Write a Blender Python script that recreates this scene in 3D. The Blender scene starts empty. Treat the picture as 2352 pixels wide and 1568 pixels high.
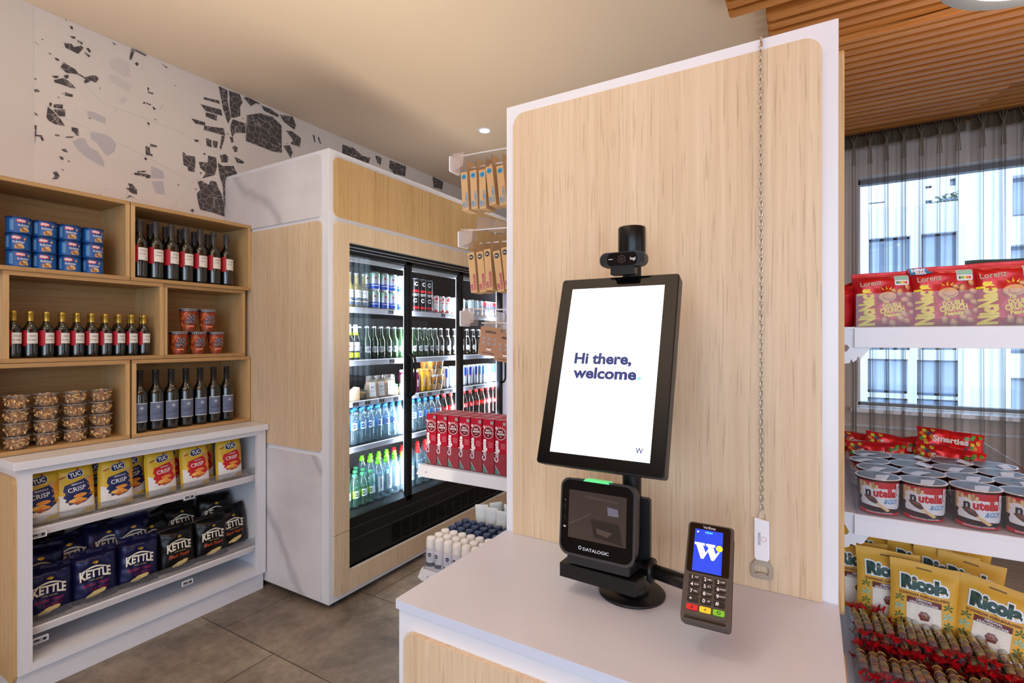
import bpy, math, random
from mathutils import Vector, Matrix, noise
from mathutils.geometry import tessellate_polygon
PI = math.pi
SC = bpy.context.scene
C = SC.collection
# ---------------------------------------------------------------- camera
FPX = 1164.0; CX = 1176.0; HY = 778.0; TH = math.atan(689/FPX); H = 1.42
cam_d = bpy.data.cameras.new('camera'); cam = bpy.data.objects.new('camera', cam_d); C.objects.link(cam)
cam_d.sensor_width = 36; cam_d.lens = FPX/2352*36; cam_d.shift_y = -6/2352; cam_d.clip_start = .02
cam.location = (0, 0, H); cam.rotation_euler = (PI/2, 0, TH)
SC.camera = cam
def P(u, v, X=None, Y=None, Z=None):
    a = (u-CX)/FPX
    d = (-math.sin(TH)+a*math.cos(TH), math.cos(TH)+a*math.sin(TH), (HY-v)/FPX)
    t = X/d[0] if X is not None else Y/d[1] if Y is not None else (Z-H)/d[2]
    return Vector((d[0]*t, d[1]*t, H+d[2]*t))
# ---------------------------------------------------------------- world, light, exposure
SC.view_settings.view_transform = 'Standard'; SC.view_settings.look = 'None'
SC.view_settings.gamma = 1; SC.view_settings.use_curve_mapping = False
SC.view_settings.exposure = 0.0
SC.cycles.use_denoising = True
SC.cycles.max_bounces = 10; SC.cycles.transparent_max_bounces = 24; SC.cycles.sample_clamp_indirect = 6
SC.cycles.caustics_reflective = False; SC.cycles.caustics_refractive = False
w = bpy.data.worlds.new('sky'); SC.world = w; w.use_nodes = True
w.node_tree.nodes['Background'].inputs[0].default_value = (.68, .83, 1.0, 1)
w.node_tree.nodes['Background'].inputs[1].default_value = 3.2
def area(name, loc, rot, sx, sy, power, col, spread=PI):
    l = bpy.data.lights.new(name, 'AREA'); l.shape = 'RECTANGLE'; l.size = sx; l.size_y = sy
    l.energy = power; l.color = col; l.spread = spread
    o = bpy.data.objects.new(name, l); C.objects.link(o); o.location = loc; o.rotation_euler = rot
    return o
def spot(name, loc, power, col, ang=1.9, rot=(0, 0, 0), r=.05, blend=.7):
    l = bpy.data.lights.new(name, 'SPOT'); l.energy = power; l.color = col; l.spot_size = ang
    l.spot_blend = blend; l.shadow_soft_size = r
    o = bpy.data.objects.new(name, l); C.objects.link(o); o.location = loc; o.rotation_euler = rot
    return o
WARM = (1.0, .90, .76); COOL = (.80, .87, 1.0)
# the glazed street front behind the camera and to its right
area('daylight_rear_window', (1.2, -2.6, 1.7), (PI/2, 0, .25), 3.6, 2.2, 52, (.64, .80, 1.0))
area('interior_side_fill', (3.6, .3, 1.7), (PI/2, 0, PI/2), 3.0, 2.0, 21, (1.0, .88, .78))  # added warm fill for the unseen interior light from the right
for i, (x, y, e) in enumerate([(-2.09, 3.13, 16), (-2.09, 1.0, 7), (-1.0, .1, 14), (-1.0, 2.3, 20), (-2.0, -1.2, 16), (.6, 1.6, 10), (.6, -.4, 12)]):
    spot('ceiling_spot', (x, y, 2.90), e, WARM, ang=2.3)
area('ceiling_up_fill', (-.5, -.7, 1.2), (PI, 0, 0), 3.0, 1.8, 74, (1.0, .88, .76), spread=1.9)  # added upward fill that brightens the plaster ceiling, no fitting here
area('aisle_up_fill', (-1.5, 1.6, .9), (PI, 0, 0), .8, 2.4, 13, (1.0, .88, .68), spread=1.9)  # second unseen upward fill, added to lift the ceiling over the aisle
area('slat_up_fill', (1.3, 1.4, 1.9), (PI, 0, 0), 1.6, 2.6, 34, (1.0, .84, .62), spread=2.2)  # upward fill added to brighten the timber slats, not a fitting
# ---------------------------------------------------------------- materials
def lin(c):
    r = []
    for x in c:
        x /= 255.0
        r.append(x/12.92 if x <= .04045 else ((x+.055)/1.055)**2.4)
    return r
MC = {}
def M(name, col=(200, 200, 200), rough=.5, metal=0, emit=None, es=1, spec=.5, coat=0, sss=0, alpha=1, trans=0, ior=1.45):
    if name in MC: return MC[name]
    m = bpy.data.materials.new(name); m.use_nodes = True; MC[name] = m
    b = m.node_tree.nodes['Principled BSDF']; I = b.inputs
    I['Base Color'].default_value = (*lin(col), 1); I['Roughness'].default_value = rough; I['Metallic'].default_value = metal
    I['Specular IOR Level'].default_value = spec; I['Coat Weight'].default_value = coat; I['IOR'].default_value = ior
    I['Alpha'].default_value = alpha; I['Transmission Weight'].default_value = trans
    if emit: I['Emission Color'].default_value = (*lin(emit), 1); I['Emission Strength'].default_value = es
    return m
def nodes(m): return m.node_tree.nodes, m.node_tree.links, m.node_tree.nodes['Principled BSDF']
def tex_coord(m, scale, rot=(0, 0, 0), coord='Object'):
    n, l, b = nodes(m)
    tc = n.new('ShaderNodeTexCoord'); mp = n.new('ShaderNodeMapping'); l.new(tc.outputs[coord], mp.inputs[0])
    mp.inputs['Scale'].default_value = scale; mp.inputs['Rotation'].default_value = rot
    return mp.outputs[0]
def ramp(m, fac, stops):
    n, l, b = nodes(m)
    r = n.new('ShaderNodeValToRGB'); l.new(fac, r.inputs[0])
    e = r.color_ramp.elements
    while len(e) < len(stops): e.new(.5)
    for q, (p, c) in zip(e, stops): q.position = p; q.color = (*lin(c), 1)
    return r.outputs[0]
def noise_tex(m, vec, scale=1, detail=4, rough=.5, dist=0):
    n, l, b = nodes(m)
    t = n.new('ShaderNodeTexNoise'); l.new(vec, t.inputs['Vector'])
    t.inputs['Scale'].default_value = scale; t.inputs['Detail'].default_value = detail
    t.inputs['Roughness'].default_value = rough; t.inputs['Distortion'].default_value = dist
    return t.outputs['Fac']
def mixc(m, fac, a, b_, mode='MIX'):
    n, l, b = nodes(m)
    x = n.new('ShaderNodeMix'); x.data_type = 'RGBA'; x.blend_type = mode
    for i, v in ((0, fac), (6, a), (7, b_)):
        if isinstance(v, (int, float)): x.inputs[i].default_value = v
        elif isinstance(v, tuple): x.inputs[i].default_value = (*lin(v), 1)
        else: l.new(v, x.inputs[i])
    return x.outputs[2]
def bump(m, h, s=.2, d=.002):
    n, l, b = nodes(m)
    x = n.new('ShaderNodeBump'); x.inputs['Strength'].default_value = s; x.inputs['Distance'].default_value = d
    l.new(h, x.inputs['Height']); l.new(x.outputs[0], b.inputs['Normal'])
def wood(name, light, mid, dark, grain='z', rough=.42, f=1.0):
    if name in MC: return MC[name]
    m = M(name, mid, rough)
    n, l, b = nodes(m)
    ax = 'xyz'.index(grain)
    s1 = [95*f]*3; s1[ax] = 1.3*f
    s2 = [9*f]*3; s2[ax] = .35*f
    s3 = [210*f]*3; s3[ax] = 7*f
    fine = noise_tex(m, tex_coord(m, s1), 1, 5, .6)
    broad = noise_tex(m, tex_coord(m, s2), 1, 3, .5, .5)
    pore = noise_tex(m, tex_coord(m, s3), 1, 2, .5)
    c1 = ramp(m, fine, [(.28, dark), (.5, mid), (.66, light)])
    c2 = ramp(m, broad, [(.35, mid), (.62, light)])
    c = mixc(m, .55, c1, c2)
    pk = ramp(m, pore, [(.34, (190, 175, 160)), (.42, (255, 255, 255))])
    c = mixc(m, .38, c, pk, 'MULTIPLY')
    l.new(c, b.inputs['Base Color'])
    bump(m, fine, .08, .001)
    return m
def clear(name, tint=(255, 255, 255), refl=1.0, rough=.02, body=None, amt=0.0):
    """thin clear sheet or thin-walled vessel: straight-through light with a fresnel sheen, and a little tinted body"""
    if name in MC: return MC[name]
    m = bpy.data.materials.new(name); m.use_nodes = True; MC[name] = m
    n = m.node_tree.nodes; l = m.node_tree.links
    n.remove(n['Principled BSDF']); out = n['Material Output']
    t = n.new('ShaderNodeBsdfTransparent'); t.inputs[0].default_value = (*lin(tint), 1)
    g = n.new('ShaderNodeBsdfGlossy'); g.inputs['Roughness'].default_value = rough
    fr = n.new('ShaderNodeFresnel'); fr.inputs[0].default_value = 1.45
    ge = n.new('ShaderNodeNewGeometry'); ii = n.new('ShaderNodeMath'); ii.operation = 'MULTIPLY_ADD'
    l.new(ge.outputs['Backfacing'], ii.inputs[0]); ii.inputs[1].default_value = 1/1.45-1.45; ii.inputs[2].default_value = 1.45; l.new(ii.outputs[0], fr.inputs[0])
    mt = n.new('ShaderNodeMath'); mt.operation = 'MULTIPLY'; mt.inputs[1].default_value = refl; mt.use_clamp = True
    l.new(fr.outputs[0], mt.inputs[0])
    x = n.new('ShaderNodeMixShader'); l.new(mt.outputs[0], x.inputs[0])
    src = t.outputs[0]
    if body:
        d = n.new('ShaderNodeBsdfDiffuse'); d.inputs[0].default_value = (*lin(body), 1)
        y = n.new('ShaderNodeMixShader'); y.inputs[0].default_value = amt
        l.new(src, y.inputs[1]); l.new(d.outputs[0], y.inputs[2]); src = y.outputs[0]
    l.new(src, x.inputs[1]); l.new(g.outputs[0], x.inputs[2]); l.new(x.outputs[0], out.inputs[0])
    return m
# ---------------------------------------------------------------- mesh building
def subdiv(vs, tris, L):
    out = []; st = [tuple(vs[i] for i in t) for t in tris]
    while st:
        a, b, c = st.pop()
        ds = [((a[0]-b[0])**2+(a[1]-b[1])**2, 0), ((b[0]-c[0])**2+(b[1]-c[1])**2, 1), ((c[0]-a[0])**2+(c[1]-a[1])**2, 2)]
        d, k = max(ds)
        if d <= L*L: out.append((a, b, c)); continue
        if k == 1: a, b, c = b, c, a
        elif k == 2: a, b, c = c, a, b
        mm = ((a[0]+b[0])/2, (a[1]+b[1])/2)
        st.append((a, mm, c)); st.append((mm, b, c))
    return out
TXT = {}
def textgeo(s, bold=0.0, space=1.0):
    k = (s, bold, space)
    if k not in TXT:
        cu = bpy.data.curves.new('lettering', 'FONT'); cu.body = s; cu.size = 1; cu.offset = bold; cu.space_character = space
        cu.resolution_u = 3; cu.fill_mode = 'FRONT'
        ob = bpy.data.objects.new('lettering', cu); me = ob.to_mesh(); me.calc_loop_triangles()
        v = [(p.co.x, p.co.y) for p in me.vertices]; t = [tuple(q.vertices) for q in me.loop_triangles]
        ob.to_mesh_clear(); bpy.data.objects.remove(ob); bpy.data.curves.remove(cu)
        x0 = min(p[0] for p in v); x1 = max(p[0] for p in v); y0 = min(p[1] for p in v); y1 = max(p[1] for p in v)
        TXT[k] = ([(p[0]-(x0+x1)/2, p[1]-(y0+y1)/2) for p in v], t, x1-x0, y1-y0)
    return TXT[k]
def plane(o=(0, 0, 0), u=(1, 0, 0), v=(0, 0, 1)):
    o, u, v = Vector(o), Vector(u), Vector(v)
    return lambda x, y: o+u*x+v*y
def cyl(r, z0=0, phi0=0, sy=1.0, cx=0, cy=0):
    """wrap onto an upright cylinder whose front faces -Y"""
    def f(x, y):
        a = x/r+phi0
        return Vector((cx+r*math.sin(a), cy-r*math.cos(a)*sy, z0+y))
    return f
def cone(r0, r1, h, e=.0006, phi0=0):
    def f(x, y):
        t = y/h; r = r0+(r1-r0)*t+e; a = x/r+phi0
        return Vector((r*math.sin(a), -r*math.cos(a), y))
    return f
class MB:
    def __init__(s): s.v = []; s.f = []; s.m = []; s.s = []; s.mats = []
    def mi(s, m):
        if m not in s.mats: s.mats.append(m)
        return s.mats.index(m)
    def add(s, vs, fs, m, smooth=False, T=None):
        n = len(s.v); k = s.mi(m)
        for q in vs: s.v.append((T @ Vector(q)) if T is not None else Vector(q))
        for f in fs: s.f.append([i+n for i in f]); s.m.append(k); s.s.append(smooth)
        return s
    def box(s, x0, x1, y0, y1, z0, z1, m, T=None):
        v = [(x, y, z) for x in (x0, x1) for y in (y0, y1) for z in (z0, z1)]
        return s.add(v, [(0, 1, 3, 2), (4, 6, 7, 5), (0, 4, 5, 1), (2, 3, 7, 6), (0, 2, 6, 4), (1, 5, 7, 3)], m, T=T)
    def rbox(s, x0, x1, y0, y1, z0, z1, m, r=.01, T=None, n=4, axis='y'):
        """box whose four edges along the axis are rounded"""
        if axis == 'y': pts = rrect(x0, x1, z0, z1, r, n); return s.prism(pts, lambda a, b, c: (a, c, b), y0, y1, m, T=T)
        if axis == 'z': pts = rrect(x0, x1, y0, y1, r, n); return s.prism(pts, lambda a, b, c: (a, b, c), z0, z1, m, T=T)
        pts = rrect(y0, y1, z0, z1, r, n); return s.prism(pts, lambda a, b, c: (c, a, b), x0, x1, m, T=T)
    def prism(s, pts, fn, c0, c1, m, T=None, smooth=False):
        n = len(pts)
        v = [fn(a, b, c0) for a, b in pts]+[fn(a, b, c1) for a, b in pts]
        f = [[i, (i+1) % n, n+(i+1) % n, n+i] for i in range(n)]
        tr = tessellate_polygon([[Vector((a, b, 0)) for a, b in pts]])
        s.add(v, f, m, smooth, T); s.add(v, [list(t) for t in tr]+[[i+n for i in t] for t in tr], m, False, T)
        return s
    def lathe(s, prof, m, n=20, T=None, sy=1.0, smooth=True, sq=None, caps=True):
        v = []; f = []
        for r, z in prof:
            for k in range(n):
                a = 2*PI*k/n; c, d = math.cos(a), math.sin(a)
                q = 1.0
                if sq: q = 1/((abs(c)**sq+abs(d)**sq)**(1/sq))
                v.append((r*c*q, r*d*q*sy, z))
        for i in range(len(prof)-1):
            for k in range(n):
                a = i*n+k; b = i*n+(k+1) % n
                f.append((a, b, b+n, a+n))
        s.add(v, f, m, smooth, T)
        if not caps: return s
        if prof[0][0] > 1e-5: s.add(v, [list(range(n))[::-1]], m, False, T)
        if prof[-1][0] > 1e-5: s.add(v, [list(range((len(prof)-1)*n, len(prof)*n))], m, False, T)
        return s
    def tube(s, path, r, m, n=8, T=None, closed=False, smooth=True):
        path = [Vector(p) for p in path]; v = []; f = []; N = len(path)
        rr = r if isinstance(r, (list, tuple)) else [r]*N
        up = None
        for i, p in enumerate(path):
            if closed: d = (path[(i+1) % N]-path[i-1])
            else: d = (path[min(i+1, N-1)]-path[max(i-1, 0)])
            d = d.normalized() if d.length > 1e-9 else Vector((0, 0, 1))
            if up is None: up = Vector((0, 0, 1)) if abs(d.z) < .9 else Vector((1, 0, 0))
            a = d.cross(up)
            if a.length < 1e-6: a = d.cross(Vector((0, 1, 0)))
            a.normalize(); b = a.cross(d).normalized(); up = b
            for k in range(n):
                t = 2*PI*k/n; v.append(p+a*math.cos(t)*rr[i]+b*math.sin(t)*rr[i])
        for i in range(N if closed else N-1):
            for k in range(n):
                a = i*n+k; b = i*n+(k+1) % n; j = ((i+1) % N)*n
                f.append((a, b, j+(k+1) % n, j+k))
        if not closed: f.append(list(range(n))[::-1]); f.append(list(range((N-1)*n, N*n)))
        return s.add(v, f, m, smooth, T)
    def bar(s, a, b, r, m, n=10, T=None): return s.tube([a, b], r, m, n, T)
    def poly(s, pts, m, fn, L=None, T=None):
        """filled outline drawn on a surface"""
        tr = tessellate_polygon([[Vector((a, b, 0)) for a, b in pts]])
        if L:
            v = []; f = []
            for t in subdiv(pts, tr, L):
                f.append((len(v), len(v)+1, len(v)+2)); v += t
            return s.add([fn(*q) for q in v], f, m, False, T)
        return s.add([fn(*q) for q in pts], [list(t) for t in tr], m, False, T)
    def disc(s, cx, cy, r, m, fn, n=20, L=None, ry=None, T=None):
        ry = ry or r
        return s.poly([(cx+r*math.cos(2*PI*k/n), cy+ry*math.sin(2*PI*k/n)) for k in range(n)], m, fn, L, T)
    def ring(s, cx, cy, r0, r1, m, fn, n=28, a0=0, a1=2*PI, T=None):
        v = []; f = []
        for k in range(n+1):
            a = a0+(a1-a0)*k/n
            v += [fn(cx+r0*math.cos(a), cy+r0*math.sin(a)), fn(cx+r1*math.cos(a), cy+r1*math.sin(a))]
        for k in range(n): f.append((2*k, 2*k+1, 2*k+3, 2*k+2))
        return s.add(v, f, m, False, T)
    def text(s, t, size, m, fn, x=0, y=0, bold=.0, rot=0, L=None, sx=1.0, align='c', space=1.0, T=None, fitw=None, warp=None):
        v, tr, w_, h_ = textgeo(t, bold, space)
        if fitw: sx = fitw/(w_*size)
        ox = 0 if align == 'c' else w_/2*size*sx
        ca, sa = math.cos(rot), math.sin(rot); pts = []
        for a, b in v:
            a = a*size*sx+ox; b = b*size
            if warp: a, b = warp(a, b)
            pts.append((x+a*ca-b*sa, y+a*sa+b*ca))
        if L:
            vv = []; f = []
            for q in subdiv(pts, tr, L): f.append((len(vv), len(vv)+1, len(vv)+2)); vv += q
            return s.add([fn(*q) for q in vv], f, m, False, T)
        return s.add([fn(*q) for q in pts], tr, m, False, T)
    def grid(s, fn, nu, nv, m, smooth=True, T=None, wrap=False):
        v = [fn(i/nu, j/nv) for j in range(nv+1) for i in range(nu+1)]; f = []
        for j in range(nv):
            for i in range(nu):
                a = j*(nu+1)+i; f.append((a, a+1, a+nu+2, a+nu+1))
        return s.add(v, f, m, smooth, T)
    def build(s, name, parent=None, loc=None, rotz=0, bev=0, solid=0):
        me = bpy.data.meshes.new(name); me.from_pydata(s.v, [], s.f); me.validate()
        for m in s.mats: me.materials.append(m)
        if len(me.polygons) == len(s.f):
            me.polygons.foreach_set('material_index', s.m); me.polygons.foreach_set('use_smooth', s.s)
        else:
            key = {}
            for f, a, b in zip(s.f, s.m, s.s): key[tuple(sorted(f))] = (a, b)
            for p in me.polygons:
                a, b = key.get(tuple(sorted(p.vertices)), (0, False)); p.material_index = a; p.use_smooth = b
        me.update()
        o = bpy.data.objects.new(name, me); C.objects.link(o)
        if loc is not None: o.location = loc
        if rotz: o.rotation_euler = (0, 0, rotz)
        if parent is not None: o.parent = parent
        if bev:
            b = o.modifiers.new('edge', 'BEVEL'); b.width = bev; b.segments = 2; b.limit_method = 'ANGLE'; b.angle_limit = .7
        return o
def rrect(x0, x1, y0, y1, r, n=4, which=(1, 1, 1, 1)):
    """corner order: bottom left, bottom right, top right, top left"""
    out = []
    for (cx, cy, a, w_) in ((x0+r, y0+r, PI, which[0]), (x1-r, y0+r, 1.5*PI, which[1]), (x1-r, y1-r, 0, which[2]), (x0+r, y1-r, .5*PI, which[3])):
        if not w_ or r <= 0: out.append((x0 if cx < (x0+x1)/2 else x1, y0 if cy < (y0+y1)/2 else y1)); continue
        for k in range(n+1): out.append((cx+r*math.cos(a+PI/2*k/n), cy+r*math.sin(a+PI/2*k/n)))
    return out
def tag(o, label=None, cat=None, group=None, kind=None):
    if label: o['label'] = label
    if cat: o['category'] = cat
    if group: o['group'] = group
    if kind: o['kind'] = kind
    return o
def thing(name, label, cat, loc=(0, 0, 0), rotz=0, group=None, M4=None):
    o = bpy.data.objects.new(name, None); C.objects.link(o); o.empty_display_size = .05
    o.location = loc; o.rotation_euler = (0, 0, rotz)
    if M4 is not None: o.matrix_world = M4
    return tag(o, label, cat, group)
def copy_tree(o, parent=None):
    c = o.copy(); C.objects.link(c)
    if parent is not None: c.parent = parent
    for ch in list(o.children): copy_tree(ch, c)
    return c
class Kind:
    """one product, built once and then copied with its parts"""
    def __init__(s, make, cat, group): s.make = make; s.cat = cat; s.group = group; s.first = None; s.n = 0
    def put(s, loc, label, rotz=0, tilt=None, group=None, scale=None):
        if s.first is None: o = s.first = s.make()
        else: o = copy_tree(s.first)
        o.location = loc; o.rotation_euler = (0, 0, rotz)
        if tilt is not None: o.rotation_euler = tilt
        o.scale = scale or (1, 1, 1)
        tag(o, label, s.cat, group or s.group); s.n += 1
        return o
def empty(name):
    o = bpy.data.objects.new(name, None); C.objects.link(o); o.empty_display_size = .02; return o
ORD = ['first', 'second', 'third', 'fourth', 'fifth', 'sixth', 'seventh', 'eighth', 'ninth', 'tenth', 'eleventh', 'twelfth', 'thirteenth', 'fourteenth', 'fifteenth', 'sixteenth', 'seventeenth', 'eighteenth']
def nth(i, n):
    return 'leftmost' if i == 0 else 'rightmost' if i == n-1 else ORD[i]+' from the left'
ROWN = ['front row', 'second row', 'third row', 'fourth row', 'fifth row', 'sixth row', 'seventh row']
# ================================================================ materials of the place
WALL = M('warm_white_paint', (214, 204, 198), .8)
CEIL = M('ceiling_paint', (232, 213, 192), .85)
WHITE = M('white_laminate', (222, 224, 232), .28)
WHITE2 = M('white_worktop', (202, 210, 230), .35)
OAK = wood('light_oak', (221, 200, 171), (209, 184, 152), (190, 163, 130), 'z')
OAKY = wood('oak_box', (188, 150, 102), (172, 134, 88), (142, 107, 68), 'y')
OAKH = wood('honey_oak', (208, 174, 124), (194, 158, 108), (164, 128, 82), 'z')
OAKE = M('oak_edge', (214, 166, 98), .45)
SLAT = wood('slat_wood', (214, 146, 76), (196, 124, 58), (150, 88, 38), 'x', rough=.5)
SLATD = M('slat_void', (60, 36, 18), .8)
BLK = M('black_metal', (18, 17, 18), .38, spec=.4)
BLKG = M('black_gloss', (8, 8, 9), .12, spec=.35)
DARK = M('cooler_interior', (26, 25, 28), .45)
METAL = M('brushed_metal', (190, 190, 192), .3, 1)
GLASS = clear('clear_glass', (246, 250, 252), .9)
ACRYL = clear('clear_acrylic', (246, 247, 250), .55, .04, (225, 225, 235), .02)
WHITEP = M('white_plastic', (236, 236, 242), .35)
# marble
MARB = M('white_marble', (216, 213, 216), .22)
_n, _l, _b = nodes(MARB)
_v = tex_coord(MARB, (1, 1, 1), (0, .75, 0))
_w = _n.new('ShaderNodeTexWave'); _l.new(_v, _w.inputs['Vector']); _w.inputs['Scale'].default_value = .55; _w.inputs['Distortion'].default_value = 6
_w.inputs['Detail'].default_value = 4; _w.inputs['Detail Scale'].default_value = 1.1; _w.bands_direction = 'X'
_c = ramp(MARB, _w.outputs['Fac'], [(0, (194, 191, 197)), (.010, (208, 205, 210)), (.05, (222, 219, 223))])
_c2 = ramp(MARB, noise_tex(MARB, tex_coord(MARB, (2, 2, 2)), 1, 5, .6), [(.35, (200, 197, 202)), (.6, (255, 255, 255))])
_l.new(mixc(MARB, .35, _c, _c2, 'MULTIPLY'), _b.inputs['Base Color'])
# floor tiles
TILE = M('stone_tile', (140, 128, 116), .45)
_n, _l, _b = nodes(TILE)
_br = _n.new('ShaderNodeTexBrick'); _tv = tex_coord(TILE, (1, 1, 1)); _tv.node.inputs['Location'].default_value = (2.485+4.8, 3.98, 0); _l.new(_tv, _br.inputs['Vector'])
_br.offset = .67; _br.inputs['Scale'].default_value = 1; _br.inputs['Brick Width'].default_value = 1.2; _br.inputs['Row Height'].default_value = .6
_br.inputs['Mortar Size'].default_value = .003; _br.inputs['Mortar Smooth'].default_value = .1; _br.inputs['Bias'].default_value = -.2
_br.inputs['Color1'].default_value = (*lin((160, 149, 137)), 1); _br.inputs['Color2'].default_value = (*lin((144, 133, 122)), 1)
_br.inputs['Mortar'].default_value = (*lin((82, 74, 68)), 1)
_a = ramp(TILE, noise_tex(TILE, tex_coord(TILE, (3, 3, 3)), 1, 9, .68, .4), [(.36, (128, 118, 108)), (.5, (205, 200, 195)), (.64, (255, 252, 248))])
_d = ramp(TILE, noise_tex(TILE, tex_coord(TILE, (22, 22, 22)), 1, 8, .75), [(.34, (176, 168, 160)), (.58, (255, 255, 255))])
_l.new(mixc(TILE, .45, mixc(TILE, .75, _br.outputs['Color'], _a, 'MULTIPLY'), _d, 'MULTIPLY'), _b.inputs['Base Color'])
bump(TILE, _br.outputs['Fac'], -.3, .002)
PLANK = wood('grey_oak_floor', (176, 165, 152), (152, 140, 128), (112, 100, 90), 'x', f=.5)

XW = -3.10          # left wall
CZ = 2.963          # plastered ceiling
def struct(name, mb, label=None, cat=None, **k):
    o = mb.build(name, **k); o['kind'] = 'structure'
    if label: o['label'] = label
    return o
struct('floor', MB().box(XW-.1, 1.2, -3.2, 3.4, -.1, 0, TILE))
struct('floor_2', MB().box(XW-.1, 5, 3.4, 4.9, -.1, 0, PLANK).box(1.2, 5, -3.2, 3.4, -.1, 0, PLANK))
struct('wall_left', MB().box(XW-.12, XW, -3.2, 4.9, 0, CZ+.1, WALL))
struct('ceiling', MB().box(XW-.12, 5, -3.2, 4.9, CZ, CZ+.12, CEIL))
# window wall at the far end
WY = 4.5
wl, wr, wb, wt = P(1971, 406, Y=WY).x, 3.4, .924, 2.606
struct('wall_far', MB().box(XW-.1, wl, WY, WY+.3, 0, CZ, WALL).box(wl, wr, WY, WY+.3, 0, wb-.02, WALL)
       .box(wl, wr, WY, WY+.3, wt, CZ, WALL).box(wr, 5, WY, WY+.3, 0, CZ, WALL))
wf = MB(); FR = M('window_frame', (120, 122, 130), .4)
wf.box(wl, wr, WY+.10, WY+.16, wt-.035, wt, FR).box(wl, wr, WY+.10, WY+.16, wb, wb+.025, FR).box(wl, wl+.02, WY+.1, WY+.16, wb, wt, WHITE)
wf.box(2.1, 2.16, WY+.1, WY+.16, wb, wt, FR)
wd = wf.build('window_1'); wd['kind'] = 'structure'
o = MB().box(wl+.02, wr, WY+.12, WY+.126, wb+.02, wt-.03, GLASS).build('window_pane', wd)
o = MB().box(wl-.05, wr, WY-.10, WY+.1, wb-.03, wb-.004, WHITE).build('window_sill', wd)
struct('trim_1', MB().box(XW, 3.4, WY-.02, WY, .78, .80, WHITE))
# rear and right walls with the glazed street front left open
struct('wall_right', MB().box(5, 5.1, -3.2, 4.9, 0, CZ, WALL))
struct('wall_rear', MB().box(XW-.1, -.9, -3.3, -3.2, 0, CZ, WALL).box(-.9, 5, -3.3, -3.2, 2.6, CZ, WALL).box(-.9, 5, -3.3, -3.2, 0, .5, WALL))
# ---------------------------------------------------------------- city map printed on the left wall
MAPD = M('map_print_dark', (96, 90, 90), .8)
_n, _l, _b = nodes(MAPD)
_vo = _n.new('ShaderNodeTexVoronoi'); _vo.feature = 'DISTANCE_TO_EDGE'; _l.new(tex_coord(MAPD, (1, 24, 27), (.4, 0, 0)), _vo.inputs['Vector']); _vo.inputs['Scale'].default_value = 1
_vo2 = _n.new('ShaderNodeTexVoronoi'); _vo2.feature = 'DISTANCE_TO_EDGE'; _l.new(tex_coord(MAPD, (1, 90, 110), (.4, 0, 0)), _vo2.inputs['Vector'])
_c = ramp(MAPD, _vo.outputs['Distance'], [(0, (176, 166, 162)), (.028, (160, 150, 148)), (.04, (92, 86, 87))])
_c2 = ramp(MAPD, _vo2.outputs['Distance'], [(0, (255, 255, 255)), (.1, (205, 200, 200)), (.2, (190, 186, 186))])
_l.new(mixc(MAPD, .8, _c, _c2, 'MULTIPLY'), _b.inputs['Base Color'])
MAPL = M('map_print_pale', (190, 184, 188), .8); MAPP = M('map_paper', (219, 209, 203), .8)
def wz(u, v): q = P(u, v, X=XW); return (q.y, q.z)
mur = MB()
mur.add([(XW+.0015, a, b) for a, b in ((wz(78, 30)[0], 1.9), (4.2, 1.9), (4.2, CZ-.003), (wz(78, 30)[0], CZ-.003))], [(0, 1, 2, 3)], MAPP)
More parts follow.
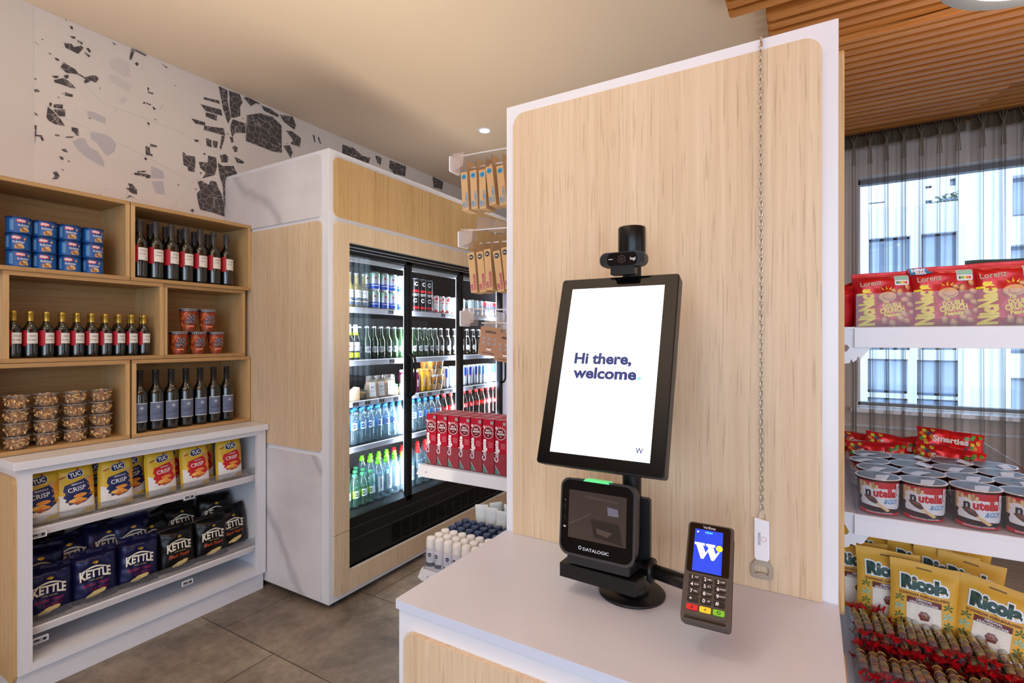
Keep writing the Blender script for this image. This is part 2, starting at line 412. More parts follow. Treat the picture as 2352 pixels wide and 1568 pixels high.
DK = """458,308 515,318 530,340 580,330 600,345 560,390 470,345|555,292 595,305 588,325|618,350 635,345 655,372 640,380|612,375 650,402 640,415 605,385|500,185 522,195 524,215 508,208|503,258 540,266 538,282 508,274|396,415 425,430 420,443 394,428|455,448 485,468 540,500 560,528 610,558 655,545 690,545 708,566 688,598 655,580 615,603 600,590 615,572 555,535 475,525 434,485|370,548 415,545 420,560 395,565|385,578 455,562 500,590 545,638 500,630 430,605 390,595|455,545 490,538 492,560 470,568|466,665 525,682 520,700 464,688|355,738 372,742 368,770 352,765|385,752 450,752 450,785 385,775|342,768 380,800 435,860 465,908 395,895 350,870 332,845|382,788 465,790 468,838 425,838 400,812|247,900 262,905 258,970 300,975 315,1010 300,1016 285,985 255,980 250,1040|512,915 562,925 565,978 545,975 530,950 515,945|470,985 528,983 525,992 472,992|392,968 420,968 428,982 398,980|440,1075 470,1070 488,1098 455,1090|425,1122 455,1135 452,1152 435,1148|378,1240 405,1232 428,1270 408,1290 372,1290 395,1268|245,645 270,643 285,660 250,665|247,805 278,835 250,828|247,560 265,570 247,578|945,348 970,358 945,432 928,428|972,356 1052,395 1050,408 970,370|968,458 985,448 998,462 985,478|810,305 832,320 828,328 808,312|1060,630 1072,632 1068,655 1060,650|1060,660 1100,668 1100,682 1064,668|1030,735 1044,735 1042,748 1028,748|1050,738 1085,752 1082,760 1050,746|1098,765 1120,785 1110,795 1098,778|1045,1052 1075,1060 1080,1105 1098,1115 1095,1125 1048,1115|1080,1035 1130,1050 1128,1062 1078,1055|1040,1132 1058,1140 1052,1156 1036,1148|965,1243 1050,1252 1082,1262 1080,1280 1055,1285 1045,1272 965,1258|985,1232 1050,1228 1052,1240 990,1242|918,1320 950,1325 985,1368 985,1400 945,1390 905,1355 935,1350|905,1430 930,1405 980,1432 940,1415|1055,878 1075,885 1070,908|1572,620 1637,650 1637,720 1648,790 1663,845 1640,892 1605,790|1646,652 1725,680 1745,740 1728,765 1728,835 1680,850 1665,845 1652,760|1748,700 1790,705 1850,740 1805,765|1465,700 1575,725 1580,748 1465,715|1440,750 1590,790 1600,835 1480,800|1478,808 1560,830 1558,872 1480,838|1375,852 1475,882 1475,905 1405,890|1470,905 1610,925 1620,978 1465,935|1675,860 1768,890 1765,960 1690,955 1670,990 1660,950 1655,905|1775,830 1870,815 1960,840 2025,905 2028,1100 1960,1090 1768,1015|1398,1003 1428,1008 1425,1025 1400,1020|1480,995 1520,1008 1522,1062 1488,1050|1530,1012 1568,1020 1560,1065 1535,1062|1595,975 1618,985 1605,1030 1588,1080 1580,1060|1650,985 1675,990 1680,1020 1665,1030|1668,1060 1690,1048 1710,1065 1705,1090 1690,1098|1312,1095 1330,1100 1335,1118 1402,1128 1405,1175 1398,1240 1355,1230 1345,1198 1320,1190|1430,1165 1495,1170 1495,1120 1555,1135 1560,1200 1545,1260 1455,1285 1480,1245 1440,1210|1580,1120 1620,1110 1642,1130 1638,1170 1595,1170|1685,1130 1725,1145 1760,1170 1745,1178 1705,1172|1565,1170 1600,1195 1680,1195 1710,1260 1628,1300 1632,1430 1630,1560 1608,1450 1602,1340 1580,1270|1420,1305 1450,1300 1475,1315 1500,1330 1515,1300 1555,1310 1570,1355 1595,1400 1612,1480 1615,1560 1530,1530 1440,1510 1425,1460 1415,1390 1440,1370|1370,1520 1390,1500 1395,1530|1758,680 1790,690 1870,745 1862,752|1880,760 1944,785 2006,830 2000,845 1900,800|2010,825 2105,840 2130,900 2118,935 2045,880|2055,940 2100,945 2165,995 2158,1060 2090,1035 2110,1010|2038,1050 2085,1045 2105,1097 2092,1138|2250,970 2262,975 2270,1025 2262,1022|2285,985 2296,990 2312,1038 2300,1032|2465,1040 2545,1066 2608,1122 2665,1136 2650,1185 2545,1154 2462,1103|2700,1120 2725,1125 2745,1140 2740,1190 2715,1170|2806,1154 2922,1198 2916,1270 2838,1254 2800,1207|3114,1270 3192,1310 3182,1364 3120,1348|470,140 478,150 470,155|248,302 262,308 258,316|266,312 278,322 270,326|295,280 310,285 305,293|712,630 725,635 722,646|556,290 566,300 560,312|625,700 631,704 628,708|1155,455 1205,488 1198,492|1190,700 1194,704 1190,708|1460,1100 1478,1104 1476,1118 1462,1112|1432,1245 1452,1238 1446,1256"""
PL = """625,798 680,810 762,850 755,890 700,870 630,830|648,950 740,965 800,990 835,1040 820,1090 765,1120 720,1060 700,1030 655,1000|520,1020 570,992 610,1000 640,1060 700,1090 735,1140 752,1203 650,1150 560,1080|1085,1195 1130,1210 1175,1240 1178,1285 1090,1280|1090,1305 1170,1305 1185,1400 1120,1390"""
PP = """780,430 860,420 930,460 940,560 880,540 790,490|780,530 850,550 950,620 930,665 850,620 785,580|850,720 900,690 918,725 880,750"""
MAPV = M('map_print_faint', (208, 200, 196), .8)
for src, mt, e in ((DK, MAPD, .0035), (PL, MAPL, .003), (PP, MAPV, .0025)):
    for s_ in src.split('|'):
        pts = [wz(*(float(q)/3.1355 for q in p.split(','))) for p in s_.split()]
        mur.poly([(a, min(b, CZ-.004)) for a, b in pts], mt, lambda a, b, e=e: Vector((XW+e, a, b)))
rnd = random.Random(4)
for k in range(70):   # tiny single buildings of the map
    a, b = rnd.uniform(.93, 2.3), rnd.uniform(2.1, 2.9); s_ = rnd.uniform(.002, .007)
    mur.add([(XW+.003, a, b), (XW+.003, a+s_*1.6, b-s_*.5), (XW+.003, a+s_*1.4, b-s_*1.2), (XW+.003, a-s_*.2, b-s_*.7)], [(0, 1, 2, 3)], MAPD if k % 3 else MAPL)
for pts in ([(1.0, 2.75), (1.15, 2.62), (1.5, 2.6), (1.9, 2.5), (2.3, 2.52), (2.9, 2.35)], [(1.45, 2.1), (1.6, 2.35), (1.75, 2.42), (2.1, 2.4), (2.6, 2.3)], [(.93, 2.5), (1.3, 2.42), (1.7, 2.3), (2.2, 2.15)]):
    mur.tube([(XW+.0, a, b) for a, b in pts], .0025, MAPV, 6)
o = mur.build('wall_map_print'); tag(o, 'grey city map printed across the left wall above the oak shelves', 'wall print')
# ---------------------------------------------------------------- slatted timber ceilings
def slats(y0, y1, zb, xl, xr, h=.075, w=.036, pitch=.072, k0=0):
    mb = MB(); y = y0; k = 0
    while y < y1-1e-6:
        a = xl(k, y) if callable(xl) else xl; b = xr(k, y) if callable(xr) else xr
        pts = rrect(a, b, zb, zb+h, .02, 3, (1, 1, 0, 0))
        mb.prism(pts, lambda p, q, c: (p, c, q), y, y+w, SLAT)
        y += pitch; k += 1
    mb.box(xl+.004, 5, y0, y1, zb+h, zb+h+.01, SLATD)
    return mb
n_ = 2.56
m1 = slats(-3.1, n_-.05, 2.87, -.325, 5)
struct('ceiling_2', m1)
m2 = slats(n_, n_+.33, 2.87, -.18, 5)
struct('ceiling_3', m2)
m3 = MB().box(-.18, 5, 2.905, 2.93, 2.845, 2.945, SLAT)
m3.prism([(.0, 2.93), (5, 2.40), (5, 2.93)], lambda a, b, c: (a, b, c), 2.852, 2.862, SLAT)
struct('trim_2', m3)
def endx(k, y):
    return 5 if y < 3.86 else .98-(y-3.86)*.35
m4 = slats(2.955, 4.13, 2.845, -.18, endx)
struct('ceiling_4', m4)
struct('ceiling_5', slats(3.9, 4.5, 2.885, -.18, 5, h=.06))
# ---------------------------------------------------------------- sheer curtains
SHEER = bpy.data.materials.new('sheer_fabric'); SHEER.use_nodes = True
_n = SHEER.node_tree.nodes; _l = SHEER.node_tree.links; _n.remove(_n['Principled BSDF'])
_t = _n.new('ShaderNodeBsdfTransparent'); _d = _n.new('ShaderNodeBsdfDiffuse'); _d.inputs[0].default_value = (*lin((120, 108, 96)), 1)
_tl = _n.new('ShaderNodeBsdfTranslucent'); _tl.inputs[0].default_value = (*lin((120, 112, 104)), 1)
_x = _n.new('ShaderNodeMixShader'); _x.inputs[0].default_value = .35; _l.new(_d.outputs[0], _x.inputs[1]); _l.new(_tl.outputs[0], _x.inputs[2])
_lw = _n.new('ShaderNodeLayerWeight'); _lw.inputs[0].default_value = .45
_mr = _n.new('ShaderNodeMapRange'); _mr.inputs['From Min'].default_value = .1; _mr.inputs['From Max'].default_value = .85; _mr.inputs['To Min'].default_value = .15; _mr.inputs['To Max'].default_value = .9
_l.new(_lw.outputs['Facing'], _mr.inputs['Value'])
_y = _n.new('ShaderNodeMixShader'); _l.new(_mr.outputs[0], _y.inputs[0]); _l.new(_t.outputs[0], _y.inputs[1]); _l.new(_x.outputs[0], _y.inputs[2])
_l.new(_y.outputs[0], _n['Material Output'].inputs[0])
BAND = clear('sheer_heading', (150, 140, 128), 0, .5, (120, 108, 94), .45)
def curtain(x0, x1, label, seed):
    r = random.Random(seed); pitch = .098; n = max(1, round((x1-x0)/pitch))
    root = thing('sheer_curtain', label, 'curtain', (x0, 4.40, .03), group='sheer curtains at the window')
    ph = [r.uniform(-.4, .4) for _ in range(n+2)]
    W_ = x1-x0; Hc = 2.845
    def f(u, v):
        z = v*Hc; s_ = u*n; k = int(min(s_, n-1)); fr = s_-k
        loose = 1-v
        fold = math.exp(-((fr-.5)/(.10+.03*loose))**2)
        y = -.055*fold*(.7+.3*loose)+.012*math.sin(s_*2*PI*1+ph[k]+loose*1.5)*loose+.008*math.sin(s_*11+3*loose)
        x = u*W_+.018*math.sin(2*PI*s_+ph[k])*loose*.6+.05*loose*(r_off[k]*(1-fr)+r_off[k+1]*fr)
        return (x, y, z)
    r_off = [r.uniform(-.3, .3) for _ in range(n+2)]
    mb = MB(); mb.grid(f, n*22, 14, SHEER)
    mb.build('fabric', root)
    hb = MB(); hb.grid(lambda u, v: (f(u, 1)[0], f(u, 1)[1]-.002, Hc-.085+.085*v), n*14, 1, BAND)
    hb.build('heading_tape', root)
    pl_ = MB()
    for k in range(n):
        xx = (k+.5)/n*W_
        for d in (-.012, 0, .012):
            pl_.tube([(xx+d*1.6, -.03, Hc-.004), (xx+d*.3, -.055, Hc-.075), (xx+d*1.0, -.045, Hc-.22)], [.005, .0025, .0025], M('curtain_pleat', (112, 100, 86), .8), 6)
    pl_.build('pinch_pleats', root)
    return root
cm = P(2224, 260, Y=4.4).x
curtain(.02, cm-.012, 'sheer grey-brown pleated curtain, the left one at the window', 2)
curtain(cm+.012, cm+1.6, 'sheer dark grey pleated curtain, the right one at the window', 5)
rail = MB().box(.0, 3.4, 4.38, 4.42, 2.872, 2.884, SLATD); struct('trim_3', rail)
# ---------------------------------------------------------------- houses across the street
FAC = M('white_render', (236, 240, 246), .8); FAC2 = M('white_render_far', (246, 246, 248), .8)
PANE = M('facade_glass', (192, 210, 234), .25, 0, spec=.6); FRM = M('facade_frame', (120, 138, 162), .5); CURT = M('facade_curtain', (205, 216, 232), .7)
def facade(name, label, Y, outline, wins, mat, depth=3.0, group=None):
    a = P(outline[0], 700, Y=Y).x; b = P(outline[1], 700, Y=Y).x; zt = P(outline[0], outline[2], Y=Y).z
    root = thing(name, label, 'building', (a, Y, -4)); W = b-a
    mb = MB(); Ht = zt+4
    # wall with real openings: column strips between the window rows
    xs = sorted({0, W}); mb.box(0, W, .25, depth, 0, Ht, mat)
    rows = {}
    bars = MB(); top = Ht
    cells = []
    for (u0, u1, v0, v1, mul) in wins:
        p0 = P(u0, v1, Y=Y); p1 = P(u1, v0, Y=Y); cells.append((p0.x-a, p1.x-a, p0.z+4, p1.z+4, mul))
    # front skin 0..0.25 cut around each opening by horizontal bands
    zs = sorted({0, Ht}|{round(c[2], 3) for c in cells}|{round(c[3], 3) for c in cells})
    for z0, z1 in zip(zs, zs[1:]):
        zm = (z0+z1)/2; cuts = sorted([(c[0], c[1]) for c in cells if c[2] < zm < c[3]]); x = 0
        for c0, c1 in cuts:
            if c0 > x: mb.box(x, c0, 0, .25, z0, z1, mat)
            x = max(x, c1)
        if x < W: mb.box(x, W, 0, .25, z0, z1, mat)
    mb.build('wall', root)
    for (x0, x1, z0, z1, mul) in cells:
        g = MB(); t = .05
        g.box(x0, x1, .18, .24, z0, z0+t, FRM).box(x0, x1, .18, .24, z1-t, z1, FRM).box(x0, x0+t, .18, .24, z0, z1, FRM).box(x1-t, x1, .18, .24, z0, z1, FRM)
        for q in range(1, mul): xx = x0+(x1-x0)*q/mul; g.box(xx-.04, xx+.04, .18, .24, z0, z1, FRM)
        f = g.build('window', root)
        h = MB().box(x0+t, x1-t, .21, .22, z0+t, z1-t, PANE)
        if mul > 1 and (x1-x0) > 1: h.box(x0+(x1-x0)*.08, x0+(x1-x0)*.32, .20, .205, z0+t, z1-t, CURT)
        h.build('pane', f)
    return root
facade('house', 'white office house across the street with three rows of wide windows', 14,
       (1830, 2330, 500),
       [(1940, 1972, 548, 720, 1), (1996, 2092, 540, 803, 3), (2116, 2200, 530, 803, 2), (2231, 2306, 522, 808, 3),
        (1993, 2086, 825, 901, 2), (2106, 2207, 828, 908, 2), (2230, 2305, 828, 912, 2),
        (1993, 2086, 916, 1010, 2), (2106, 2207, 920, 1015, 2), (2230, 2305, 928, 1020, 2)], FAC)
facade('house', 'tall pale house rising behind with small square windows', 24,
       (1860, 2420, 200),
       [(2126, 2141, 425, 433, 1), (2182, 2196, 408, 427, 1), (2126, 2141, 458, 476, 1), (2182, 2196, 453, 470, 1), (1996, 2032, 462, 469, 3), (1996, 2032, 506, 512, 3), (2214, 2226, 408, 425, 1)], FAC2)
facade('house', 'nearer white house at the right edge of the window with large dark-framed windows', 10,
       (2318, 2700, 200),
       [(2326, 2420, 392, 497, 1), (2322, 2420, 556, 812, 1), (2322, 2420, 870, 1010, 1)], FAC)
# roof terrace railing and shrub
rt = P(2164, 500, Y=14.3)
rr = thing('roof_railing', 'pale balustrade on the roof of the white office house', 'railing', (rt.x, 14.3, rt.z))
b_ = MB(); b_.box(0, .55, -.02, .02, .38, .41, FRM).build('rail', rr)
b_ = MB()
for k in range(9): b_.box(k*.066, k*.066+.018, -.01, .01, 0, .38, FRM)
b_.build('balusters', rr)
LEAF = M('leaf_green', (92, 120, 104), .7)
sb = MB(); rg = random.Random(3)
for k in range(240):
    a, e_, q = rg.uniform(0, 2*PI), rg.uniform(-.3, 1.2), rg.uniform(.1, .3)
    c_ = Vector((q*math.cos(a)*math.cos(e_)*1.3, q*math.sin(a)*math.cos(e_), .5+q*math.sin(e_)*.8))
    d_ = Vector((rg.uniform(-1, 1), rg.uniform(-1, 1), rg.uniform(-1, 1))).normalized()*.05; e2 = d_.cross(Vector((0, 0, 1)))*.6
    sb.add([c_-d_, c_+e2, c_+d_, c_-e2], [(0, 1, 2, 3)], LEAF)
sb.bar((0, 0, 0), (0, 0, .45), .02, FRM)
o = sb.build('shrub', loc=(rt.x+.3, 15.2, rt.z)); tag(o, 'round green shrub behind the roof balustrade', 'shrub')
struct('ground_outside', MB().box(-20, 40, 4.9, 60, -4.1, -4, M('street', (150, 155, 165), .8)))
# ---------------------------------------------------------------- ceiling fittings
dl = P(1113, 300, Z=CZ)
t = thing('downlight', 'small round recessed downlight glowing in the plaster ceiling', 'ceiling light', (dl.x, dl.y, CZ))
MB().lathe([(.036, -.001), (.05, -.006), (.056, -.003), (.058, 0)], WHITE, 28).build('trim_ring', t)
EM = M('lamp_glow', (255, 244, 225), .5, emit=(255, 240, 215), es=14)
MB().lathe([(.001, -.0012), (.040, -.0012)], EM, 24, smooth=False).build('lens', t)
c_ = P(2480, -140, Z=2.5)
t = thing('ring_pendant', 'large grey ring pendant lamp cut by the top right corner', 'pendant lamp', (c_.x, c_.y, 2.5))
RG = M('ring_grey', (112, 114, 122), .45); N = 64; R0, R1 = .225, .30
rg_ = MB(); rg_.lathe([(R1, 0), (R1+.004, .02), (R1, .05), (R0, .05), (R0-.004, .02), (R0, 0), (R1, 0)], RG, N, caps=False)
rg_.build('ring', t)
MB().ring(0, 0, R0+.004, R1-.050, EM, lambda x, y: Vector((x, y, -.001)), 64).build('diffuser', t)
cb = MB()
for k in range(3): a = k*2*PI/3+.5; cb.bar((.26*math.cos(a), .26*math.sin(a), .04), (0, 0, .375), .0012, METAL, 5)
cb.build('suspension_wires', t)
# ================================================================ oak wall shelves
XS = -2.829
def ys(u): return P(u, 778, X=XS).y
ZR = [.940, 1.319, 1.702, 2.083]; TK = .018
def shelf_box(y0, y1, z0, z1, label, xf=XS):
    root = thing('wall_shelf_box', label, 'shelf box', (XW, y0, z0), group='oak shelf boxes')
    D = xf-XW; W = y1-y0; Hh = z1-z0
    MB().box(.001, .007, TK, W-TK, TK, Hh-TK, OAKY).build('back_panel', root)
    MB().box(0, D, 0, W, 0, TK, OAKY).build('bottom_board', root)
    MB().box(0, D, 0, W, Hh-TK, Hh, OAKY).build('top_board', root)
    MB().box(0, D, 0, TK, TK, Hh-TK, OAKH).build('side_board', root)
    MB().box(0, D, W-TK, W, TK, Hh-TK, OAKH).build('side_board', root)
g = .001
shelf_box(.655, ys(299)-g, ZR[2], ZR[3], 'open oak shelf box at top left holding blue peanut cans')
shelf_box(ys(300)+g, 1.776, ZR[2], ZR[3], 'open oak shelf box at top right holding red-and-white labelled wine')
shelf_box(ys(8), ys(377), ZR[1]+g, ZR[2]-g, 'wide open oak shelf box in the middle row with gold-capped bottles', XS-.004)
shelf_box(ys(378.5), ys(566), ZR[1]+g, ZR[2]-g, 'small open oak shelf box in the middle row with snack cups', XS-.012)
shelf_box(.655, ys(299)-g, ZR[0], ZR[1]-g, 'open oak shelf box at bottom left holding cashew tubs')
shelf_box(ys(303)+g, 1.772, ZR[0], ZR[1]-g, 'open oak shelf box at bottom right holding blue-labelled wine')
# ================================================================ low white cabinet with crisp shelves
XC = -2.675
ya, yb = P(42, 1100, X=XC).y, 1.768
cab = thing('snack_cabinet', 'low white open-fronted cabinet under the oak shelves filled with crisps', 'cabinet', (XW, ya, 0))
def L(p): return (p[0]-XW, p[1]-ya, p[2])
D = XC-XW; W = yb-ya
y0 = P(75, 1100, X=XC).y-ya; y1 = P(591, 1100, X=XC).y-ya
zt = P(75, 1088.6, X=XC).z; zb = P(70, 1524.8, X=XC).z
MB().box(.002, D+.018, -.018, W+.006, .905, .938, WHITE).build('worktop', cab, bev=.002)
MB().box(.002, .012, .02, W-.02, .1, .9, WHITE).build('back_panel', cab)
f = MB(); f.box(D-.02, D, 0, y0, .095, .904, WHITE).box(D-.02, D, y1, W, .095, .904, WHITE).box(D-.02, D, y0, y1, zt, .904, WHITE).box(D-.02, D, y0, y1, .095, zb, WHITE)
f.build('front_frame', cab)
MB().box(.012, D-.02, 0, .02, .1, .904, WHITE).build('side_panel', cab)
MB().box(.012, D-.02, W-.02, W, .1, .904, WHITE).build('side_panel', cab)
MB().box(.012, D-.02, .02, W-.02, zb-.02, zb, WHITE).build('bottom_board', cab)
MB().box(.03, D-.018, .0, W-.004, 0, .095, WHITE).build('plinth', cab)
MB().rbox(.04, D-.015, -.012, 0, .06, .872, OAKH, r=.03).build('side_slab', cab)
SHF = M('shelf_metal', (214, 212, 218), .35)
RIB = clear('ribbed_acrylic', (243, 244, 246), .8, .1, (215, 215, 220), .05)
def crisp_shelf(v0a, v1a, name, xf):
    z1 = P(75, v0a, X=xf).z; z0 = P(75, v1a, X=xf).z; x = xf-XW
    s_ = MB(); s_.box(.02, x, .024, W-.024, z0+.004, z1-.004, SHF)
    s_.prism([(x, z0), (x+.003, z0), (x+.008, z1-.004), (x+.004, z1), (x, z1)], lambda a, b, c: (a, c, b), .026, W-.026, SHF)
    o = s_.build('shelf', cab)
    r_ = MB(); r_.box(x-.01, x-.008, .03, W-.03, z1, z1+.042, RIB)
    for k in range(int((W-.08)/.0075)): r_.box(x-.011, x-.0075, .035+k*.0075, .0365+k*.0075, z1, z1+.038, RIB)
    r_.build('front_guard', o)
    return z1, x
zA, xA = crisp_shelf(1214, 1233, 'a', XC-.045)
zB, xB = crisp_shelf(1440, 1458, 'b', XC-.045)
TAGW = M('tag_frame', (222, 224, 230), .4); TAGS = M('tag_screen', (150, 150, 158), .5); INK = M('black_ink', (24, 24, 28), .5)
def mk_tag(w=.052, h=.024):
    def f():
        root = empty('price_tag'); m = MB(); m.rbox(-w/2, w/2, -.004, 0, -h/2, h/2, TAGW, r=.002).build('frame', root)
        s_ = MB(); s_.add([(-w*.42, -.0045, -h*.36), (w*.42, -.0045, -h*.36), (w*.42, -.0045, h*.36), (-w*.42, -.0045, h*.36)], [(0, 1, 2, 3)], TAGS)
        fn = plane((0, -.0049, 0)); s_.poly([(-w*.38, -h*.05), (-w*.05, -h*.05), (-w*.05, h*.18), (-w*.38, h*.18)], INK, fn)
        s_.poly([(w*.16, -h*.2), (w*.34, -h*.2), (w*.34, h*.2), (w*.16, h*.2)], INK, fn)
        s_.build('display', root); return root
    return f
tg = Kind(mk_tag(), 'price tag', 'electronic price tags')
for (u, v, w_) in ((88, 1228, 'upper crisp shelf, left end'), (434, 1141, 'upper crisp shelf, right of its middle'), (92, 1468, 'lower crisp shelf, left end'), (430, 1337, 'lower crisp shelf, right of its middle')):
    q = P(u, v, X=XC-.03); tg.put(q, 'white electronic price tag clipped on the %s' % w_, rotz=PI/2)
# ================================================================ drinks cooler
XF = -2.167; YC = 1.786; YE = 3.72
col = thing('drinks_cooler', 'tall glass-doored drinks cooler clad in oak and marble panels', 'cooler', (XW, YC, 0))
def lc(x, y, z): return (x-XW, y-YC, z)
DX = XF-XW; LY = YE-YC
c_ = MB(); c_.box(.003, DX, 0, .05, .03, 2.415, WHITE).box(.003, DX, LY-.05, LY, .03, 2.415, WHITE).box(.003, DX, .05, LY-.05, 2.36, 2.415, WHITE)
c_.box(.003, .03, .05, LY-.05, .03, 2.36, WHITE).box(.003, DX, .05, LY-.05, .03, .05, WHITE)
yo0, yo1 = 1.916-YC, 3.60-YC; zo0, zo1 = .161, 1.945
c_.box(DX-.02, DX, .05, yo0, .05, 2.36, WHITE).box(DX-.02, DX, yo1, LY-.05, .05, 2.36, WHITE).box(DX-.02, DX, yo0, yo1, zo1, 2.36, WHITE).box(DX-.02, DX, yo0, yo1, .05, zo0, WHITE)
c_.build('housing', col, bev=.0015)
fx = lambda a, b, c: (c, a, b)
T6 = .009
MB().prism(rrect(.028, LY-.03, 2.066, 2.381, .035, 5), fx, DX, DX+T6, OAKH).build('front_panel', col)
def arch(r, n=5):
    ou = rrect(.028, LY-.03, .385, 2.042, r, n, (0, 0, 1, 1))
    # open it downwards around the glazed opening
    bl = ou[0]; rest = ou[1:]
    return [bl]+[(yo0, .385), (yo0, zo1), (yo1, zo1), (yo1, .385)]+rest
MB().prism(arch(.035), fx, DX, DX+T6, OAK).build('front_panel', col)
ou = rrect(.028, LY-.03, .053, .381, .035, 5, (1, 1, 0, 0))
MB().prism(ou[:-1]+[(yo1, .381), (yo1, zo0), (yo0, zo0), (yo0, .381)][0:0]+[ou[-2] if 0 else (LY-.03, .381), (yo1, .381), (yo1, zo0), (yo0, zo0), (yo0, .381), (.028, .381)][1:], fx, DX, DX+T6, OAK).build('front_panel', col)
sx = lambda a, b, c: (a, c, b)
sr = -2.218-XW
MB().prism(rrect(.005, sr, 2.064, 2.394, .03, 5, (0, 1, 1, 0)), sx, -.008, 0, MARB).build('side_panel', col)
MB().prism(rrect(.005, sr, .824, 2.044, .03, 5, (0, 1, 1, 0)), sx, -.008, 0, OAK).build('side_panel', col)
MB().prism(rrect(.005, sr, .038, .800, .03, 5, (0, 1, 1, 0)), sx, -.008, 0, MARB).build('side_panel', col)
i_ = MB(); iy0, iy1 = .09, LY-.09
i_.box(.05, .06, iy0, iy1, .2, 1.98, DARK).box(.05, DX-.09, iy0, iy0+.01, .2, 1.98, DARK).box(.05, DX-.09, iy1-.01, iy1, .2, 1.98, DARK).box(.05, DX-.09, iy0, iy1, 1.97, 1.98, DARK).box(.05, DX-.05, iy0, iy1, .40, .425, DARK)
i_.build('interior_lining', col)
ap = MB(); ap.box(DX-.06, DX-.035, yo0, yo1, zo0, .425, BLK)
for z in (.30, .365): ap.box(DX-.035, DX-.032, yo0, yo1, z, z+.004, M('apron_line', (60, 62, 68), .3))
for gq in range(14):
    for k in range(9): ap.box(DX-.035, DX-.030, .50+gq*.09, .57+gq*.09, .185+k*.012, .190+k*.012, BLKG)
ap.build('base_grille', col)
hd = MB(); hd.box(DX-.06, DX-.02, yo0, yo1, 1.905, zo1, BLK).box(DX-.02, DX-.012, yo0, yo1, 1.922, 1.927, METAL).box(DX-.02, DX-.012, yo0, yo1, 1.905, 1.909, METAL)
hd.build('door_track', col)
lb = MB().box(DX-.10, DX-.08, yo0, yo1, 1.862, 1.886, WHITEP); lb.build('header_strip', col)
gates = [(1.916, 2.425), (2.432, 2.98), (2.985, 3.55)]
hs = {0: 1, 1: 0, 2: 1}
for k, (a, b) in enumerate(gates):
    a -= YC; b -= YC; x = DX-.045; z0, z1 = .405, 1.905; t = .018; T_ = .022 if k < 2 else .035
    d = MB(); d.box(x, x+.02, a, b, z0, z0+.024, BLK).box(x, x+.02, a, b, z1-.02, z1, BLK).box(x, x+.02, a, a+(.008 if k == 0 else .02), z0, z1, BLK).box(x, x+.02, b-T_, b, z0, z1, BLK)
    o = d.build('door', col)
    MB().box(x+.008, x+.012, a+.008, b-T_, z0+.024, z1-.02, GLASS).build('pane', o)
    yy = (b-.010) if hs[k] else (a+.012); hx = x+.02
    hm = MB(); hm.tube([(hx, yy, 1.06), (hx+.022, yy+.004, 1.075), (hx+.03, yy+.006, 1.10), (hx+.03, yy+.006, 1.28), (hx+.022, yy+.004, 1.31), (hx, yy, 1.325)], [.008, .009, .008, .008, .009, .008], BLK, 8)
    hm.build('handle', o)
LED = M('led_strip', (240, 245, 255), .4, emit=(225, 236, 255), es=16)
for y in (1.925, 2.435, 2.985, 3.535):
    o = MB().box(DX-.070, DX-.052, y-YC-.010, y-YC+.010, .43, 1.87, BLK).build('lamp_post', col); MB().box(DX-.074, DX-.071, y-YC-.007, y-YC+.007, .45, 1.86, LED).build('light_strip', o)
for y in (1.95, 2.47, 3.03, 3.50):
    o = area('cooler_led', (XF-.080, y, 1.16), (0, -PI/2, 0), 1.38, .03, 23, (.84, .91, 1.0), spread=PI*.98)
    o.rotation_euler = (0, PI/2, 0)
XP = -2.275   # front edge of the cooler shelves
SZ = [.43, .798, 1.06, 1.298, 1.604]
RAILM = M('price_rail', (224, 228, 246), .35)
for z in SZ[1:]:
    s_ = MB(); s_.box(.06, XP-XW, iy0+.012, iy1-.012, z-.02, z, DARK)
    o = s_.build('shelf', col)
    MB().prism([(XP-XW, z-.034), (XP-XW+.006, z-.034), (XP-XW+.012, z-.004), (XP-XW+.004, z)], lambda a, b, c: (a, c, b), iy0+.014, iy1-.014, RAILM).build('price_rail', o)
    for yy in (iy0+.3, (iy0+iy1)/2, iy1-.3): area('shelf_fill', (XP-.03, YC+yy, z-.024), (0, .5, 0), .02, .55, 1.6, (.86, .92, 1.0))  # fill added under each shelf to even out the cooler light
ft = MB()
for b_, a in ((DX-.05, .06), (DX-.05, LY-.06), (.05, .06), (.05, LY-.06)): MB().lathe([(.02, 0), (.02, .008), (.008, .01), (.008, .03)], BLK, 12, T=Matrix.Translation((b_, a, 0))).build('foot', col)

tg2 = Kind(mk_tag(.05, .03), 'price tag', 'electronic price tags in the cooler')
SHN = ['water shelf', 'food shelf', 'beer shelf', 'can shelf']
for si, us in ((2, [812, 839, 872, 905, 923, 962, 982, 1010, 1032, 1085]), (3, [895]), (4, [893, 930, 1013, 1040])):
    for k, u in enumerate(us):
        y = P(u, 800, X=XP).y
        q = (XP+.0145, y, SZ[si]-.017)
        tg2.put(q, 'small white price tag on the cooler %s rail, %s' % (SHN[si-1], nth(k, len(us)) if len(us) > 1 else 'left of the first door post'), rotz=PI/2)
